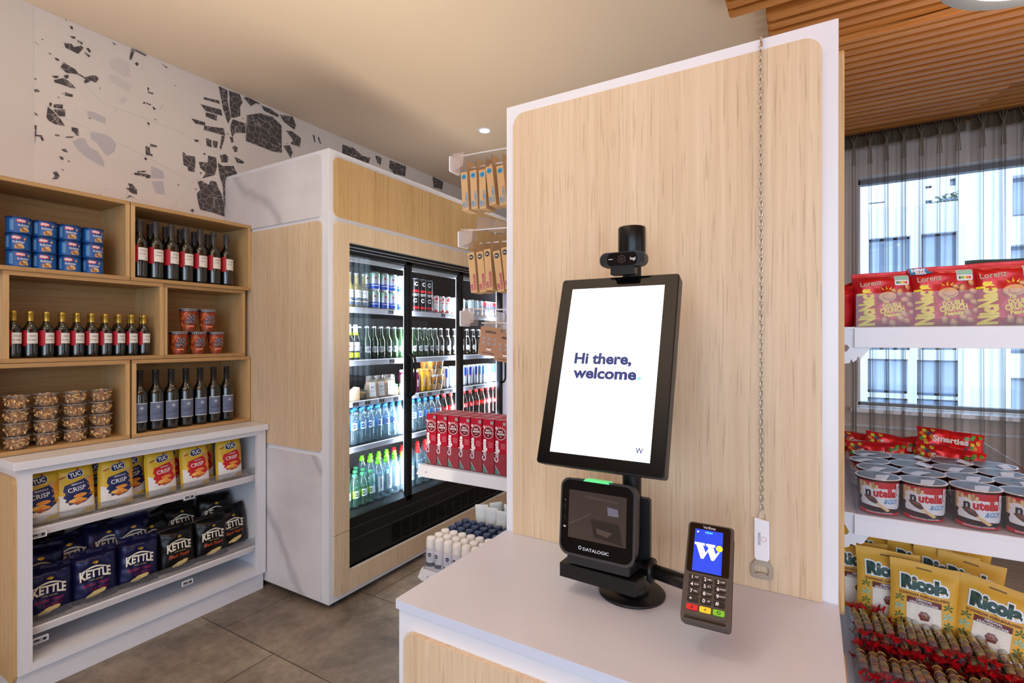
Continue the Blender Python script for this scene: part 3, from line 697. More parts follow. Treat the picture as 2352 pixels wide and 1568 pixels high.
# ================================================================ checkout counter and tall screen wall
zc = .90; YP = 1.178; XL, XR = -.717, .045
ctr = thing('checkout_counter', 'white self-checkout counter with smooth top and oak front slab', 'counter', (XL, .752, 0))
Wc = XR-XL; Dc = YP-.752
MB().rbox(0, Wc, 0, Dc-.001, zc-.017, zc, WHITE2, r=.004, axis='z').build('worktop', ctr, bev=.0012)
MB().box(.004, Wc-.004, .008, Dc-.001, .06, zc-.0172, WHITE).build('body', ctr)
MB().prism(rrect(.026, Wc-.03, .08, .845, .022, 5), sx, -.004, .008, OAK).build('front_slab', ctr)
MB().prism(rrect(.04, .385, .08, .835, .02, 5), fx, Wc-.004, Wc+.008, OAKH).build('side_slab', ctr)
MB().box(.02, Wc-.02, .03, Dc-.02, 0, .06, BLK).build('plinth', ctr)
twr = thing('display_tower', 'tall white panel behind the checkout counter faced with a rounded light oak board', 'panel', (XL+.002, YP, 0))
MB().box(0, Wc-.002, 0, .20, 0, 2.048, WHITE).build('core', twr, bev=.002)
MB().prism(rrect(.026, Wc-.03, zc+.0005, 2.020, .034, 7, (0, 0, 1, 1)), sx, -.009, 0, OAK).build('front_board', twr)
MB().prism(rrect(.012, .19, .87, 1.995, .02, 5), fx, Wc-.002, Wc+.008, OAKH).build('side_board', twr)
# ================================================================ kiosk on its post
SCRW = M('screen_white', (240, 243, 252), .3, emit=(238, 242, 252), es=.92)
NAVY = M('screen_navy', (24, 42, 98), .4, emit=(24, 42, 98), es=.6)
SKYB = M('screen_sky', (120, 180, 238), .4, emit=(120, 180, 238), es=.9)
bx_, by_ = -.318, 1.02
kp = thing('kiosk_post', 'black steel post with round foot carrying the screen, scanner and side arm', 'stand', (bx_, by_, zc))
MB().lathe([(.0, 0), (.066, 0), (.067, .003), (.064, .006), (.03, .008), (.0, .008)], BLK, 40).build('base_disc', kp)
MB().lathe([(.034, .008), (.035, .02), (.024, .026), (.022, .032)], BLK, 28).build('collar', kp)
MB().lathe([(.019, .03), (.019, .72), (.0265, .722)][:2], BLK, 24).build('pole', kp)
MB().lathe([(.0, .69), (.0268, .69), (.0278, .693), (.0278, .745), (.0268, .748), (.025, .748), (.025, .746), (.0, .746)], M('black_satin', (26, 26, 28), .25, .5), 36).build('top_cap', kp)
a_ = MB(); a_.rbox(-.016, .040, -.012, .001, .05, .20, BLK, r=.006).build('upright_bracket', kp)
ar = MB(); ar.bar((.03, -.02, .066), (.17, -.075, .075), .0135, BLK, 16); ar.build('side_arm', kp)
MB().lathe([(.0, -.004), (.022, -.004), (.024, 0), (.022, .006), (.0, .006)], BLK, 20, T=Matrix.Translation((.047, -.026, .067)) @ Matrix.Rotation(PI/2, 4, 'Y')).build('arm_flange', kp)
# screen terminal
yaw, pit, rol = .022, -.342, 0
R_ = Matrix.Translation((-.337, .93, 1.364)) @ Matrix.Rotation(yaw, 4, 'Z') @ Matrix.Rotation(pit, 4, 'X')
kt = thing('kiosk_screen', 'black portrait touchscreen showing a white greeting page, above the counter', 'touchscreen', M4=R_)
MB().rbox(-.121, .121, .001, .030, -.1925, .1925, BLK, r=.006).build('casing', kt, bev=.001)
MB().prism(rrect(-.119, .119, -.1905, .1905, .005), sx, -.0015, .001, BLKG).build('bezel', kt)
s_ = MB(); s_.add([(-.095, -.002, -.169), (.095, -.002, -.169), (.095, -.002, .169), (-.095, -.002, .169)], [(0, 1, 2, 3)], SCRW)
fn = plane((0, -.0024, 0))
s_.text('Hi there,', .030, NAVY, fn, x=-.0120, y=.0160, bold=.038, fitw=.115)
s_.text('welcome', .030, NAVY, fn, x=-.0057, y=-.0115, bold=.038, fitw=.126)
s_.disc(.0630, -.0190, .0038, SKYB, fn)
s_.text('W', .014, NAVY, fn, x=.075, y=-.150, bold=.01, fitw=.0135)
s_.build('display', kt)
MB().box(-.03, .03, .030, .062, -.05, .05, BLK).build('mount_bracket', kt)
# webcam
q = Vector((-.313, .985, 1.56))
wc = thing('webcam', 'black webcam with grilled ends on top of the screen post', 'webcam', (-.322, .980, 1.577), rotz=.02)
b_ = MB(); b_.prism(rrect(-.046, .046, -.0145, .0145, .013, 6), sx, -.011, .011, M('webcam_black', (32, 32, 35), .4)); b_.build('body', wc, bev=.002)
MB().prism(rrect(-.030, .030, -.0125, .0125, .009, 6), sx, -.0135, -.011, BLKG).build('front_glass', wc)
l_ = MB(); fn = plane((0, -.0139, 0)); l_.ring(0, 0, .006, .008, M('lens_brown', (58, 44, 40), .2), fn); l_.disc(0, 0, .0045, M('lens_dark', (44, 36, 40), .08), fn)
l_.text('logi', .008, WHITEP, fn, x=.022, y=-.001, bold=.01); l_.poly([(-.027, 0), (-.018, 0), (-.018, .001), (-.027, .001)], WHITEP, fn); l_.build('lens', wc)
gr = MB()
for sgn in (-1, 1):
    for i in range(5):
        for j in range(8): gr.disc(sgn*(.0335+i*.0022), -.0078+j*.0022, .0007, BLKG, plane((0, -.0113, 0)), 6)
gr.build('speaker_grilles', wc)
MB().rbox(-.024, .024, -.010, .012, -.03, -.0146, BLK, r=.002).build('clip', wc)
# barcode scanner
R_ = Matrix.Translation((-.3665, .951, 1.066)) @ Matrix.Rotation(-.051, 4, 'Z') @ Matrix.Rotation(-.118, 4, 'X') @ Matrix.Rotation(-.022, 4, 'Y')
sc = thing('barcode_scanner', 'black box-shaped barcode scanner with tinted window on a plate under the screen', 'scanner', M4=R_)
SHELLM = M('scanner_shell', (62, 56, 54), .5)
o = MB()
ins = [(0, 0.0), (.004, .003), (.03, .004), (.058, .012)]
def ringp(i, y): return [(a, y, b) for a, b in rrect(-.0825+i, .0785-i, -.083+i, .070-i, .020, 6)]
vs = []; n = None
for y, i in ins: r_ = ringp(i, y); n = len(r_); vs += r_
fs = [(j*n+k, j*n+(k+1) % n, (j+1)*n+(k+1) % n, (j+1)*n+k) for j in range(len(ins)-1) for k in range(n)]+[list(range(n)), list(range((len(ins)-1)*n, len(ins)*n))]
o.add(vs, fs, SHELLM); o.build('shell', sc)
MB().prism(rrect(-.0775, .0735, -.077, .066, .017, 6), sx, -.003, 0, BLKG).build('front_bezel', sc)
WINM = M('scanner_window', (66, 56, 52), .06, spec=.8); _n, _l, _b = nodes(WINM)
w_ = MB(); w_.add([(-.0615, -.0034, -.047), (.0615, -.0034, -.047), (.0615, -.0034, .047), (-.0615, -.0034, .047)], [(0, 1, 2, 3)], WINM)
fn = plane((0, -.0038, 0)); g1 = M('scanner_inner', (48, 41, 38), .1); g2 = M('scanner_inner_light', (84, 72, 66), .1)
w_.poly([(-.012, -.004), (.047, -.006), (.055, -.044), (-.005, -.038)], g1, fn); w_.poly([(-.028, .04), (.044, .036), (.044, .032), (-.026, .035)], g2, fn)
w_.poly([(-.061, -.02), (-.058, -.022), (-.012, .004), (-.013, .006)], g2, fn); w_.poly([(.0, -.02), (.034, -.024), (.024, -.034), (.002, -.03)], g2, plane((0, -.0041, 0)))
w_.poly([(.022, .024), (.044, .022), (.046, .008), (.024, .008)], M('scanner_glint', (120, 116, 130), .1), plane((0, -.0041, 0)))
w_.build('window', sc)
GRN = M('green_led', (80, 200, 120), .4, emit=(96, 215, 130), es=.9)
MB().prism([(-.032, .0665), (.024, .0665), (.022, .0705), (-.028, .0708)], sx, -.0015, .018, GRN).build('status_light', sc)
MB().text('DATALOGIC', .0085, M('pale_print', (200, 205, 215), .5), plane((0, -.0034, 0)), x=.0, y=-.0645, bold=.012, fitw=.055).ring(-.034, -.0635, .0022, .0035, M('pale_print'), plane((0, -.0034, 0))).build('lettering', sc)
bt = MB(); [bt.disc(-.0695, z, .0025, BLK, plane((0, -.0036, 0)), ry=.006) for z in (.012, -.010)]; bt.text('<', .006, M('pale_print'), plane((0, -.0036, 0)), x=-.0695, y=.025); bt.poly([(-.072, -.029), (-.067, -.029), (-.067, -.026), (-.072, -.026)], M('pale_print'), plane((0, -.0036, 0)))
bt.build('buttons', sc)
MB().rbox(-.064, .068, .002, .05, -.099, -.083, M('scanner_base', (32, 31, 34), .45), r=.003).build('base', sc)
R2 = Matrix.Translation((-.3665, .945, .941)) @ Matrix.Rotation(-.051, 4, 'Z')
p_ = MB(); p_.box(-.078, .082, -.004, .055, .020, .022, BLK).box(-.078, .082, -.006, -.004, -.006, .022, BLK).box(.080, .082, -.004, .055, -.006, .020, BLK).box(-.078, -.076, -.004, .055, -.006, .020, BLK)
pl = p_.build('scanner_plate', bev=.0008); pl.matrix_world = R2; pl.parent = kp; pl.matrix_parent_inverse = Matrix.Translation((-bx_, -by_, -zc))
# card terminal
R_ = Matrix.Translation((-.153, .92, 1.022)) @ Matrix.Rotation(.15, 4, 'Z') @ Matrix.Rotation(-.80, 4, 'X') @ Matrix.Rotation(.05, 4, 'Y')
ct = thing('card_terminal', 'dark grey card payment terminal with blue screen and keypad on the side arm', 'card terminal', M4=R_)
TG = M('terminal_grey', (72, 66, 62), .45); TG2 = M('terminal_dark', (38, 36, 36), .4)
w, h = .0385, .0855
MB().prism(rrect(-w, w, -h, h, .007, 5), sx, .001, .020, TG).build('body', ct, bev=.0015)
MB().prism(rrect(-w+.002, w+.001, -h+.002, h-.01, .006, 5), sx, .020, .030, TG2).build('back_shell', ct)
MB().prism(rrect(-w+.003, w-.006, -.006, h-.003, .004, 5), sx, -.0005, .001, BLKG).build('screen_bezel', ct)
BLUE = M('terminal_blue', (22, 58, 190), .3, emit=(22, 60, 196), es=.85); YEL = M('terminal_yellow', (226, 224, 50), .3, emit=(226, 224, 50), es=.8)
WHE = M('terminal_white', (235, 240, 255), .3, emit=(235, 240, 255), es=.9); CYE = M('terminal_cyan', (90, 220, 240), .3, emit=(90, 220, 240), es=.8)
s_ = MB(); cx_, cz_, a, b = -.003, .034, .0235, .0385
s_.add([(cx_-a, -.001, cz_-b), (cx_+a, -.001, cz_-b), (cx_+a, -.001, cz_+b), (cx_-a, -.001, cz_+b)], [(0, 1, 2, 3)], BLUE)
fn = plane((cx_, -.0013, cz_))
s_.poly([(-.0225, .013), (-.0055, .013), (-.0055, .0085), (-.0085, .0085), (-.0035, -.004), (.001, .005), (-.0015, .0085), (-.0035, .0085), (-.0035, .013), (.0115, .013), (.0115, .0085), (.0085, .0085), (.013, -.004), (.016, .001), (.0195, .001), (.0105, -.0155), (.0065, -.0155), (.0005, -.001), (-.0065, -.0155), (-.0105, -.0155), (-.0195, .0085), (-.0225, .0085)], WHE, fn)
s_.disc(.0185, .0075, .0055, YEL, plane((cx_, -.0016, cz_)), 24)
s_.text('adyen', .0055, CYE, fn, y=.0335, bold=.02, x=0); s_.disc(-.0185, .033, .0018, WHE, fn, 10)
s_.build('display', ct)
MB().text('Verifone', .0072, M('pale_print'), plane((cx_, -.0008, .0775)), bold=.015, fitw=.021).build('lettering', ct)
KEY = M('key_black', (22, 22, 24), .35); names = ['1', '2', '3', '4', '5', '6', '7', '8', '9', '*', '0', '#']; sub = ['QZ', 'ABC', 'DEF', 'GHI', 'JKL', 'MNO', 'PRS', 'TUV', 'WXY', "'", '-SP', '']
KP = plane((0, -.0034, 0))
MB().prism(rrect(-w+.005, w-.006, -.076, -.008, .006, 4), sx, -.0003, .001, TG).build('keypad_well', ct)
for k in range(12):
    x = -.0215+(k % 3)*.0205; z = -.0165-(k//3)*.0118
    kk = MB(); kk.prism(rrect(x-.0084, x+.0084, z-.0043, z+.0043, .002, 3), sx, -.003, .001, KEY)
    kk.text(names[k], .0085, WHITEP, KP, x=x-.003, y=z, bold=.015)
    if sub[k]: kk.text(sub[k], .0042, WHITEP, KP, x=x+.0042, y=z+.0006)
    kk.build('key', ct)
for k, (c, g_) in enumerate(((M('key_red', (214, 30, 36), .4), 'X'), (M('key_yellow', (244, 208, 44), .4), '<'), (M('key_green', (120, 196, 48), .4), 'O'))):
    x = -.0215+k*.0205; z = -.0655
    kk = MB(); kk.prism(rrect(x-.0088, x+.0088, z-.0045, z+.0045, .002, 3), sx, -.003, .001, c); kk.text(g_, .0075, INK, KP, x=x, y=z, bold=.01); o = kk.build('key', ct)
    o['label'] = ['red cancel key', 'yellow correction key', 'green confirm key'][k]
MB().prism(rrect(-w+.006, w-.008, -.0825, -.079, .001, 2), sx, -.0006, .001, BLK).build('card_slot', ct)
# bottle opener on its chain
CHN = M('chain_steel', (205, 196, 184), .28, 1)
yc = YP-.009-.006
top = P(1749, 84, Y=YP-.004); bot = P(1750, 1180, Y=YP-.012)
op = thing('bottle_opener', 'white-handled bottle opener hanging on a thin chain in front of the oak board', 'bottle opener', (bot.x, yc, bot.z))
ch = MB(); pts = [Vector((0, 0, .008)), Vector((top.x-bot.x-.001, .001, 2.026-bot.z)), Vector((top.x-bot.x, .0085, 2.030-bot.z)), Vector((top.x-bot.x, .010, 2.047-bot.z)), Vector((top.x-bot.x, .016, 2.052-bot.z))]
seg = []; Lk = .0098
for a, b in zip(pts, pts[1:]):
    n = max(1, round((b-a).length/Lk)); seg += [(a+(b-a)*(k+.5)/n, (b-a).normalized()) for k in range(n)]
for k, (p, d) in enumerate(seg):
    q_ = d.to_track_quat('Z', 'X').to_matrix().to_4x4()
    T_ = Matrix.Translation(p) @ q_ @ Matrix.Rotation(PI/4+(PI/2 if k % 2 else 0), 4, 'Z')
    ch.tube([(.0032*math.sin(2*PI*j/8), 0, .0062*math.cos(2*PI*j/8)) for j in range(8)], .0011, CHN, 5, T=T_, closed=True)
o = ch.build('chain', op); o['kind'] = 'stuff'
MB().tube([(.0065*math.sin(2*PI*j/16), 0, -.003+.0105*math.cos(2*PI*j/16)) for j in range(16)], .0008, CHN, 6, closed=True).build('split_ring', op)
hd = MB(); hd.prism([(-.0135, -.008), (.0135, -.012), (.0145, -.088), (.011, -.094), (-.010, -.094), (-.0135, -.089)][::-1], sx, -.003, .003, WHITEP)
fn = plane((0, -.0034, -.05), (0, 0, 1), (-1, 0, 0))
hd.text('GEROLSTEINER', .0068, M('logo_grey', (90, 90, 96), .5), fn, y=.0045, bold=.005, fitw=.026)
for k in range(8):
    a = k*PI/4; hd.disc(.0048*math.cos(a), -.004+.0048*math.sin(a)*.9, .0009, M('logo_red', (200, 60, 50), .5), fn, 8)
hd.build('handle', op, bev=.0006)
st = MB(); STL = M('opener_steel', (184, 170, 152), .38, 1)
out_ = [(-.009, -.092), (-.020, -.108), (-.020, -.128), (-.016, -.133), (.016, -.133), (.021, -.128), (.021, -.108), (.010, -.092)]
inn = [(-.011, -.106), (.011, -.106), (.014, -.112), (.012, -.124), (-.012, -.124), (-.014, -.112)]
for k, q_ in enumerate([[(-.009, -.092), (-.020, -.108), (-.014, -.112), (-.011, -.106), (.011, -.106), (.014, -.112), (.021, -.108), (.010, -.092)], [(-.020, -.108), (-.020, -.128), (-.012, -.124), (-.014, -.112)], [(.021, -.108), (.014, -.112), (.012, -.124), (.021, -.128)], [(-.020, -.128), (-.016, -.133), (.016, -.133), (.021, -.128), (.012, -.124), (.006, -.121), (-.006, -.121), (-.012, -.124)]]):
    st.prism(q_, sx, -.0012, .0012, STL)
st.build('steel_head', op)
# ================================================================ shared product materials
BOTG = M('bottle_black_glass', (9, 11, 9), .06, spec=.7, coat=.6)
LAB = M('label_white', (226, 222, 216), .6); LRED = M('label_red', (170, 14, 30), .5)
GREYI = M('label_grey_ink', (120, 116, 112), .6)
GOLD = M('gold_cap', (196, 160, 70), .35, .8); CAPK = M('capsule_black', (22, 20, 20), .45)
def wrap(mb, r, z0, z1, a0, a1, m, n=None, sy=1):
    """label wrapped round an upright bottle, angles in degrees from the front"""
    n = n or max(3, int(abs(a1-a0)/12)); v = []; f = []
    for k in range(n+1):
        a = math.radians(a0+(a1-a0)*k/n)
        v += [(r*math.sin(a), -r*math.cos(a)*sy, z0), (r*math.sin(a), -r*math.cos(a)*sy, z1)]
    for k in range(n): f.append((2*k, 2*k+2, 2*k+3, 2*k+1))
    return mb.add(v, f, m, True)
def mk_wine(h, r, cap, capm, zl0, zl1, style):
    def f():
        root = empty('wine_bottle'); nk = r*.40
        b = MB(); sh = h*.60
        b.lathe([(r*.82, .0), (r*.97, .004), (r, .012), (r, sh), (r*.94, sh+h*.035), (r*.74, sh+h*.085), (r*.5, sh+h*.13), (nk, sh+h*.175), (nk*.95, h*.985), (nk*.95, h*.99), (0, h*.99)], BOTG, 22)
        b.build('bottle_body', root)
        c = MB(); c.lathe([(nk*1.08, h-cap), (nk*1.08, h-.012), (nk*1.14, h-.011), (nk*1.14, h-.004), (nk*1.02, h), (0, h)], capm, 18)
        c.build('cap', root)
        l = MB()
        if style == 'red':
            wrap(l, r+.0006, zl0-.010, zl1+.010, -92, -34, LRED); wrap(l, r+.0007, zl0, zl1, -33, 52, LAB)
            fn = cyl(r+.0012, 0, math.radians(6))
            l.text('WEGNER', .011, GREYI, fn, x=r*.05, y=zl1-.014, bold=.0, fitw=r*.95); l.text('Dornfelder', .006, INK, fn, x=-r*.1, y=zl1-.030, bold=.01)
            l.ring(r*.35, zl0+.012, .005, .0056, GREYI, fn, 14)
        else:
            wrap(l, r+.0005, zl0-.002, zl1+.002, -64, 46, M('label_rim', (205, 208, 216), .5)); wrap(l, r+.0008, zl0+.0015, zl1-.0015, -62, 44, M('label_slate', (96, 108, 136), .6))
            fn = cyl(r+.0013, 0, math.radians(-6)); LP = M('label_pale_ink', (206, 210, 222), .6)
            l.text('M', .014, LP, fn, y=zl1-.022, bold=.02); l.ring(0, zl1-.022, .0085, .0092, LP, fn, 16)
            for q in range(3): l.poly([(-.024+q*.015, zl0+.028+q*.006), (-.02+q*.015, zl0+.04+q*.006), (-.014+q*.015, zl0+.03+q*.006), (-.019+q*.015, zl0+.037+q*.006)], M('label_dark_ink', (52, 60, 84), .6), fn)
            l.text('Merlot', .018, M('label_dark_ink'), fn, y=zl0+.036, rot=.25, fitw=.04, bold=-.01); l.text('MERLOT', .007, M('label_dark_ink'), fn, y=zl0+.012, space=1.3)
        l.build('label', root)
        return root
    return f
XB = -2.872
# --- top right box: tall wine with red and white labels
wine = Kind(mk_wine(.292, .034, .062, M('capsule_grey', (60, 56, 56), .4), .088, .150, 'red'), 'wine bottle', 'tall wine bottles in the top right shelf box')
zf = ZR[2]+.0185
yy = [1.222+.0725*k for k in range(7)]
for k, y in enumerate(yy): wine.put((XB, y, zf), 'tall dark wine bottle with white and red label, front row, %s' % nth(k, 7), rotz=PI/2+random.Random(k).uniform(-.06, .06))
for k in range(6): wine.put((XB-.085, 1.235+.0725*k, zf), 'tall dark wine bottle, second row in the top right box, %s' % nth(k, 6), rotz=PI/2)
# --- bottom right box
wine2 = Kind(mk_wine(.305, .034, .070, CAPK, .052, .142, 'slate'), 'wine bottle', 'blue-labelled wine bottles in the bottom right shelf box')
for k in range(7): wine2.put((XB, 1.222+.0725*k, ZR[0]+.0185), 'black wine bottle with framed slate-blue label, %s of seven' % nth(k, 7), rotz=PI/2+random.Random(k+9).uniform(-.08, .08))
# --- middle row: small bottles with gold caps
wine3 = Kind(mk_wine(.200, .0255, .042, GOLD, .062, .108, 'red'), 'wine bottle', 'small gold-capped wine bottles')
zf = ZR[1]+.0195
for k in range(10): wine3.put((XB-.004, .762+.0535*k, zf), 'small gold-capped wine bottle, front row, %s of ten' % nth(k, 10), rotz=PI/2+random.Random(k+20).uniform(-.15, .15))
for k in range(10): wine3.put((XB-.066, .778+.0535*k, zf), 'small gold-capped wine bottle, second row, %s of ten' % nth(k, 10), rotz=PI/2)
# --- peanut cans
CBL = M('can_blue', (20, 84, 158), .35); CBD = M('can_navy_rim', (14, 44, 96), .3); CRED = M('can_red', (190, 30, 40), .4); NUT = M('peanut', (206, 160, 104), .55); NUTL = M('peanut_light', (226, 190, 140), .55)
CBLL = M('can_pale_blue', (90, 140, 190), .4)
def nuts(mb, fn, x0, x1, y0, y1, n, s, seed, L=None, mats=None):
    r = random.Random(seed); mats = mats or [NUT, NUTL, M('peanut_dark', (150, 100, 58), .6)]
    for k in range(n):
        x, y = r.uniform(x0, x1), r.uniform(y0, y1); a = r.uniform(0, PI); q = s*r.uniform(.7, 1.2)
        e = .0002+.00006*(k % 7)
        pts = [(x+q*math.cos(t)*math.cos(a)-q*.6*math.sin(t)*math.sin(a), y+q*math.cos(t)*math.sin(a)+q*.6*math.sin(t)*math.cos(a)) for t in [2*PI*j/9 for j in range(9)]]
        g = lambda a_, b_, e=e: fn(a_, b_)+(fn(a_, b_)-Vector((0, 0, b_))).normalized()*e if False else fn(a_, b_)+Vector((0, -e, 0))
        mb.poly(pts, mats[k % len(mats)], g, L)
def mk_can():
    root = empty('peanut_can'); r, h = .0405, .0695
    b = MB(); b.lathe([(r*.94, 0), (r*1.0, .001), (r*1.0, .003), (r*.975, .005), (r*.975, h-.007)], CBL, 28).build('can_body', root)
    b = MB(); b.lathe([(r*.975, h-.007), (r*1.02, h-.006), (r*1.02, h-.0015), (r*.98, h-.001), (r*.96, h-.003), (0, h-.003)], CBD, 28).build('lid', root)
    l = MB(); fn = cyl(r*.975+.0008, 0, math.radians(-8))
    l.disc(-.002, .051, .0175, CRED, fn, 22, ry=.0085, L=.008); l.ring(-.002, .051, .0, .0, CRED, fn, 4) if 0 else None
    f2 = cyl(r*.975+.0014, 0, math.radians(-8)); l.text('ültje', .015, WHITEP, f2, x=-.002, y=.051, bold=.03, L=.006)
    l.text('Erdnüsse', .0105, WHITEP, f2, x=.006, y=.034, bold=.02, L=.006); l.text('geröstet und gesalzen', .0035, WHITEP, f2, x=.006, y=.027, L=.006)
    nuts(l, f2, -.013, .022, .008, .022, 16, .0055, 3); nuts(l, f2, .018, .03, .042, .05, 4, .004, 5)
    l.poly([(-.040, .01), (-.026, .01), (-.026, .055), (-.040, .055)], CBLL, fn, .006)
    l.build('label', root); return root
can = Kind(mk_can, 'nut can', 'blue peanut cans in the top left shelf box')
lv = ['bottom', 'middle', 'top']
for k, y in enumerate([.777, .862, .948, 1.034]):
    for j in range(3):
        can.put((XB-.004+random.Random(k*3+j).uniform(-.003, .003), y, ZR[2]+.0185+j*.0697), 'blue peanut can, %s one of the %s stack' % (lv[j], nth(k, 4).replace(' from the left', '')), rotz=PI/2+random.Random(k*7+j).uniform(-.28, .18))
        if j < 3 and k: can.put((XB-.094, y+.01, ZR[2]+.0185+j*.0697), 'blue peanut can, %s one behind the %s stack' % (lv[j], nth(k, 4).replace(' from the left', '')), rotz=PI/2)
# --- snack cups
CUPB = M('cup_brown', (128, 52, 24), .4); CUPN = M('cup_navy', (26, 32, 62), .4); CUPO = M('cup_orange', (224, 104, 40), .4); CUPR = M('cup_ring', (170, 84, 40), .4)
def mk_cup():
    root = empty('snack_cup'); h = .118; r0, r1 = .032, .0435
    b = MB(); b.lathe([(r0, 0), (r0+(r1-r0)*.9, h*.9)], CUPB, 26); b.lathe([(r0+(r1-r0)*.9, h*.9), (r1, h)], CUPN, 26).build('cup_body', root)
    MB().lathe([(r1+.002, h-.002), (r1+.003, h+.001), (r1, h+.003), (r1-.004, h+.0015), (0, h+.0015)], clear('cup_lid_clear', (235, 235, 240), 1.5, .1, (230, 230, 235), .3), 26).build('lid', root)
    l = MB(); f1 = cone(r0, r1, h, .0005, math.radians(-10)); f2 = cone(r0, r1, h, .0011, math.radians(-10)); f3 = cone(r0, r1, h, .0016, math.radians(-10)); rg = random.Random(8)
    for k in range(34):
        x, y = rg.uniform(-.045, .045), rg.uniform(.01, .098); l.ring(x, y, .0028, .0062, CUPR if k % 2 else CUPO, f1, 10)
    for k in range(9): l.disc(-.038+k*.0095, .111, .0028, WHITEP, f2, 5)
    for dx, mt, ff in ((.0016, WHITEP, f2), (0, CUPN, f3)):
        l.text('NON', .030, mt, ff, x=.004+dx, y=.074+dx*.3, bold=.05, L=.006, fitw=.034); l.text('STOP!', .028, mt, ff, x=.002+dx, y=.051+dx*.3, bold=.05, L=.006, fitw=.044)
    l.poly([(-.018, .030), (.020, .030), (.018, .022), (-.016, .022)], CUPO, f2, .006); l.text('MINI SNACK MIX', .004, WHITEP, f3, y=.027, bold=.02)
    l.disc(.024, .097, .007, CRED, f2, 12, L=.006)
    l.build('label', root); return root
cup = Kind(mk_cup, 'snack cup', 'brown snack cups stacked in a pyramid')
zf = ZR[1]+.0195
for k, y in enumerate([1.408, 1.505, 1.603]): cup.put((XB-.012, y, zf), 'brown printed snack cup in the bottom row, %s of three' % nth(k, 3), rotz=PI/2)
for k, y in enumerate([1.457, 1.555]): cup.put((XB-.012, y, zf+.1225), 'brown printed snack cup standing on top of the others, %s one' % ('left', 'right')[k], rotz=PI/2)
# --- cashew tubs
TUB = clear('tub_plastic', (244, 246, 248), 1.3, .06, (220, 220, 225), .07); CASH = M('cashew', (216, 164, 98), .5); CASH2 = M('cashew_light', (232, 192, 132), .5); CASHD = M('cashew_dark', (176, 116, 62), .55)
def mk_tub():
    root = empty('cashew_tub'); h = .0565; r0, r1 = .033, .0405
    MB().lathe([(r0, 0), (r0+.001, .001), (r1, h-.004)], TUB, 24).build('tub_body', root)
    MB().lathe([(r1+.001, h-.006), (r1+.004, h-.005), (r1+.0045, h-.002), (r1+.001, h-.001), (r1-.004, h-.0035), (0, h-.0035)], clear('tub_lid', (235, 235, 238), 1.6, .1, (225, 222, 225), .25), 24).build('lid', root)
    n = MB(); rg = random.Random(12)
    n.lathe([(r0-.010, .002), (r1-.015, h-.014), (0, h-.012)], CASHD, 16)
    for k in range(78):
        a = rg.uniform(0, 2*PI); t = rg.uniform(.05, .82); rr = r0+(r1-r0)*t-.0065 if k < 52 else rg.uniform(0, .028)
        z = .004+t*(h-.012) if k < 52 else h-.010
        T_ = Matrix.Translation((rr*math.cos(a), rr*math.sin(a), z)) @ Matrix.Rotation(rg.uniform(0, 6.28), 4, 'X') @ Matrix.Rotation(rg.uniform(0, 6.28), 4, 'Y')
        n.tube([(.0075*math.cos(q), .0075*math.sin(q), 0) for q in (-1.25, -.6, 0, .6, 1.25)], [.0018, .0036, .0042, .0036, .0018], (CASH, CASH2, CASH)[k % 3], 6, T=T_)
    o = n.build('cashews', root); o['kind'] = 'stuff'; return root
tub = Kind(mk_tub, 'nut tub', 'clear tubs of cashews')
lv4 = ['bottom', 'second from the bottom', 'third from the bottom', 'top']
for k, y in enumerate([.770, .868, .967, 1.066]):
    for j in range(4): tub.put((XB-.004+random.Random(k+j*5).uniform(-.004, .004), y, ZR[0]+.0185+j*.0570), 'clear cashew tub, %s in the %s front stack' % (lv4[j], nth(k, 4).replace(' from the left', '')), rotz=k+j*1.3)
for k, y in enumerate([.822, .921, 1.020]):
    for j in range(3): tub.put((XB-.100, y, ZR[0]+.0185+j*.0570), 'clear cashew tub, %s in the %s rear stack' % (lv4[j], ['left', 'middle', 'right'][k]), rotz=k+j*1.7)
# ================================================================ crisp bags
def bagf(w, h, t, seed=1, bottom=.0, neck=.0, wr=.004, top=.12, full=2.6):
    rv = Vector((seed*3.1, seed*1.7, seed))
    def F(x, z, side=-1):
        u = max(-1, min(1, 2*x/w)); q = max(0, min(1, z/h))
        pr = (1-abs(u)**full)**.55
        zb = min(1, q/.10)**.6 if not bottom else min(1, .45+q/.06*.55)
        zt = 1 if q < 1-top*2.2 else max(0, 1-((q-(1-top*2.2))/(top*1.4))**2)**.6 if q < 1-top*.8 else 0
        k = 1-neck*max(0, q-.75)*4
        nz = noise.noise(Vector((x*26, z*20, side*2))+rv)*wr+noise.noise(Vector((x*70, z*40, side))+rv)*wr*.4
        edge = (1-abs(u)**3)
        xx = x*k*(1-.05*math.sin(q*PI)*(1 if not bottom else 0))
        return Vector((xx, side*(t/2*pr*zb*zt+.0006)+nz*edge*(.35+.65*zt), z+noise.noise(Vector((x*14, 5, seed)))*.004*q))
    return F
def bagmesh(F, w, h, m, nu=18, nv=22):
    b = MB()
    b.grid(lambda u, v: F((u-.5)*w, v*h, -1), nu, nv, m)
    b.grid(lambda u, v: F((.5-u)*w, v*h, 1), nu, nv, m)
    return b
def on(F, e=.0010): return lambda x, z: F(x, z, -1)+Vector((0, -e, 0))
BY = M('bag_yellow', (226, 186, 52), .42); BW_ = M('bag_white', (228, 226, 226), .42); BN = M('bag_navy', (26, 40, 92), .4); BR = M('bag_red', (192, 26, 36), .4)
CHO = M('cracker_orange', (226, 146, 62), .55); CHY = M('cracker_gold', (240, 186, 96), .55); CHD = M('cracker_dark', (176, 96, 44), .55)
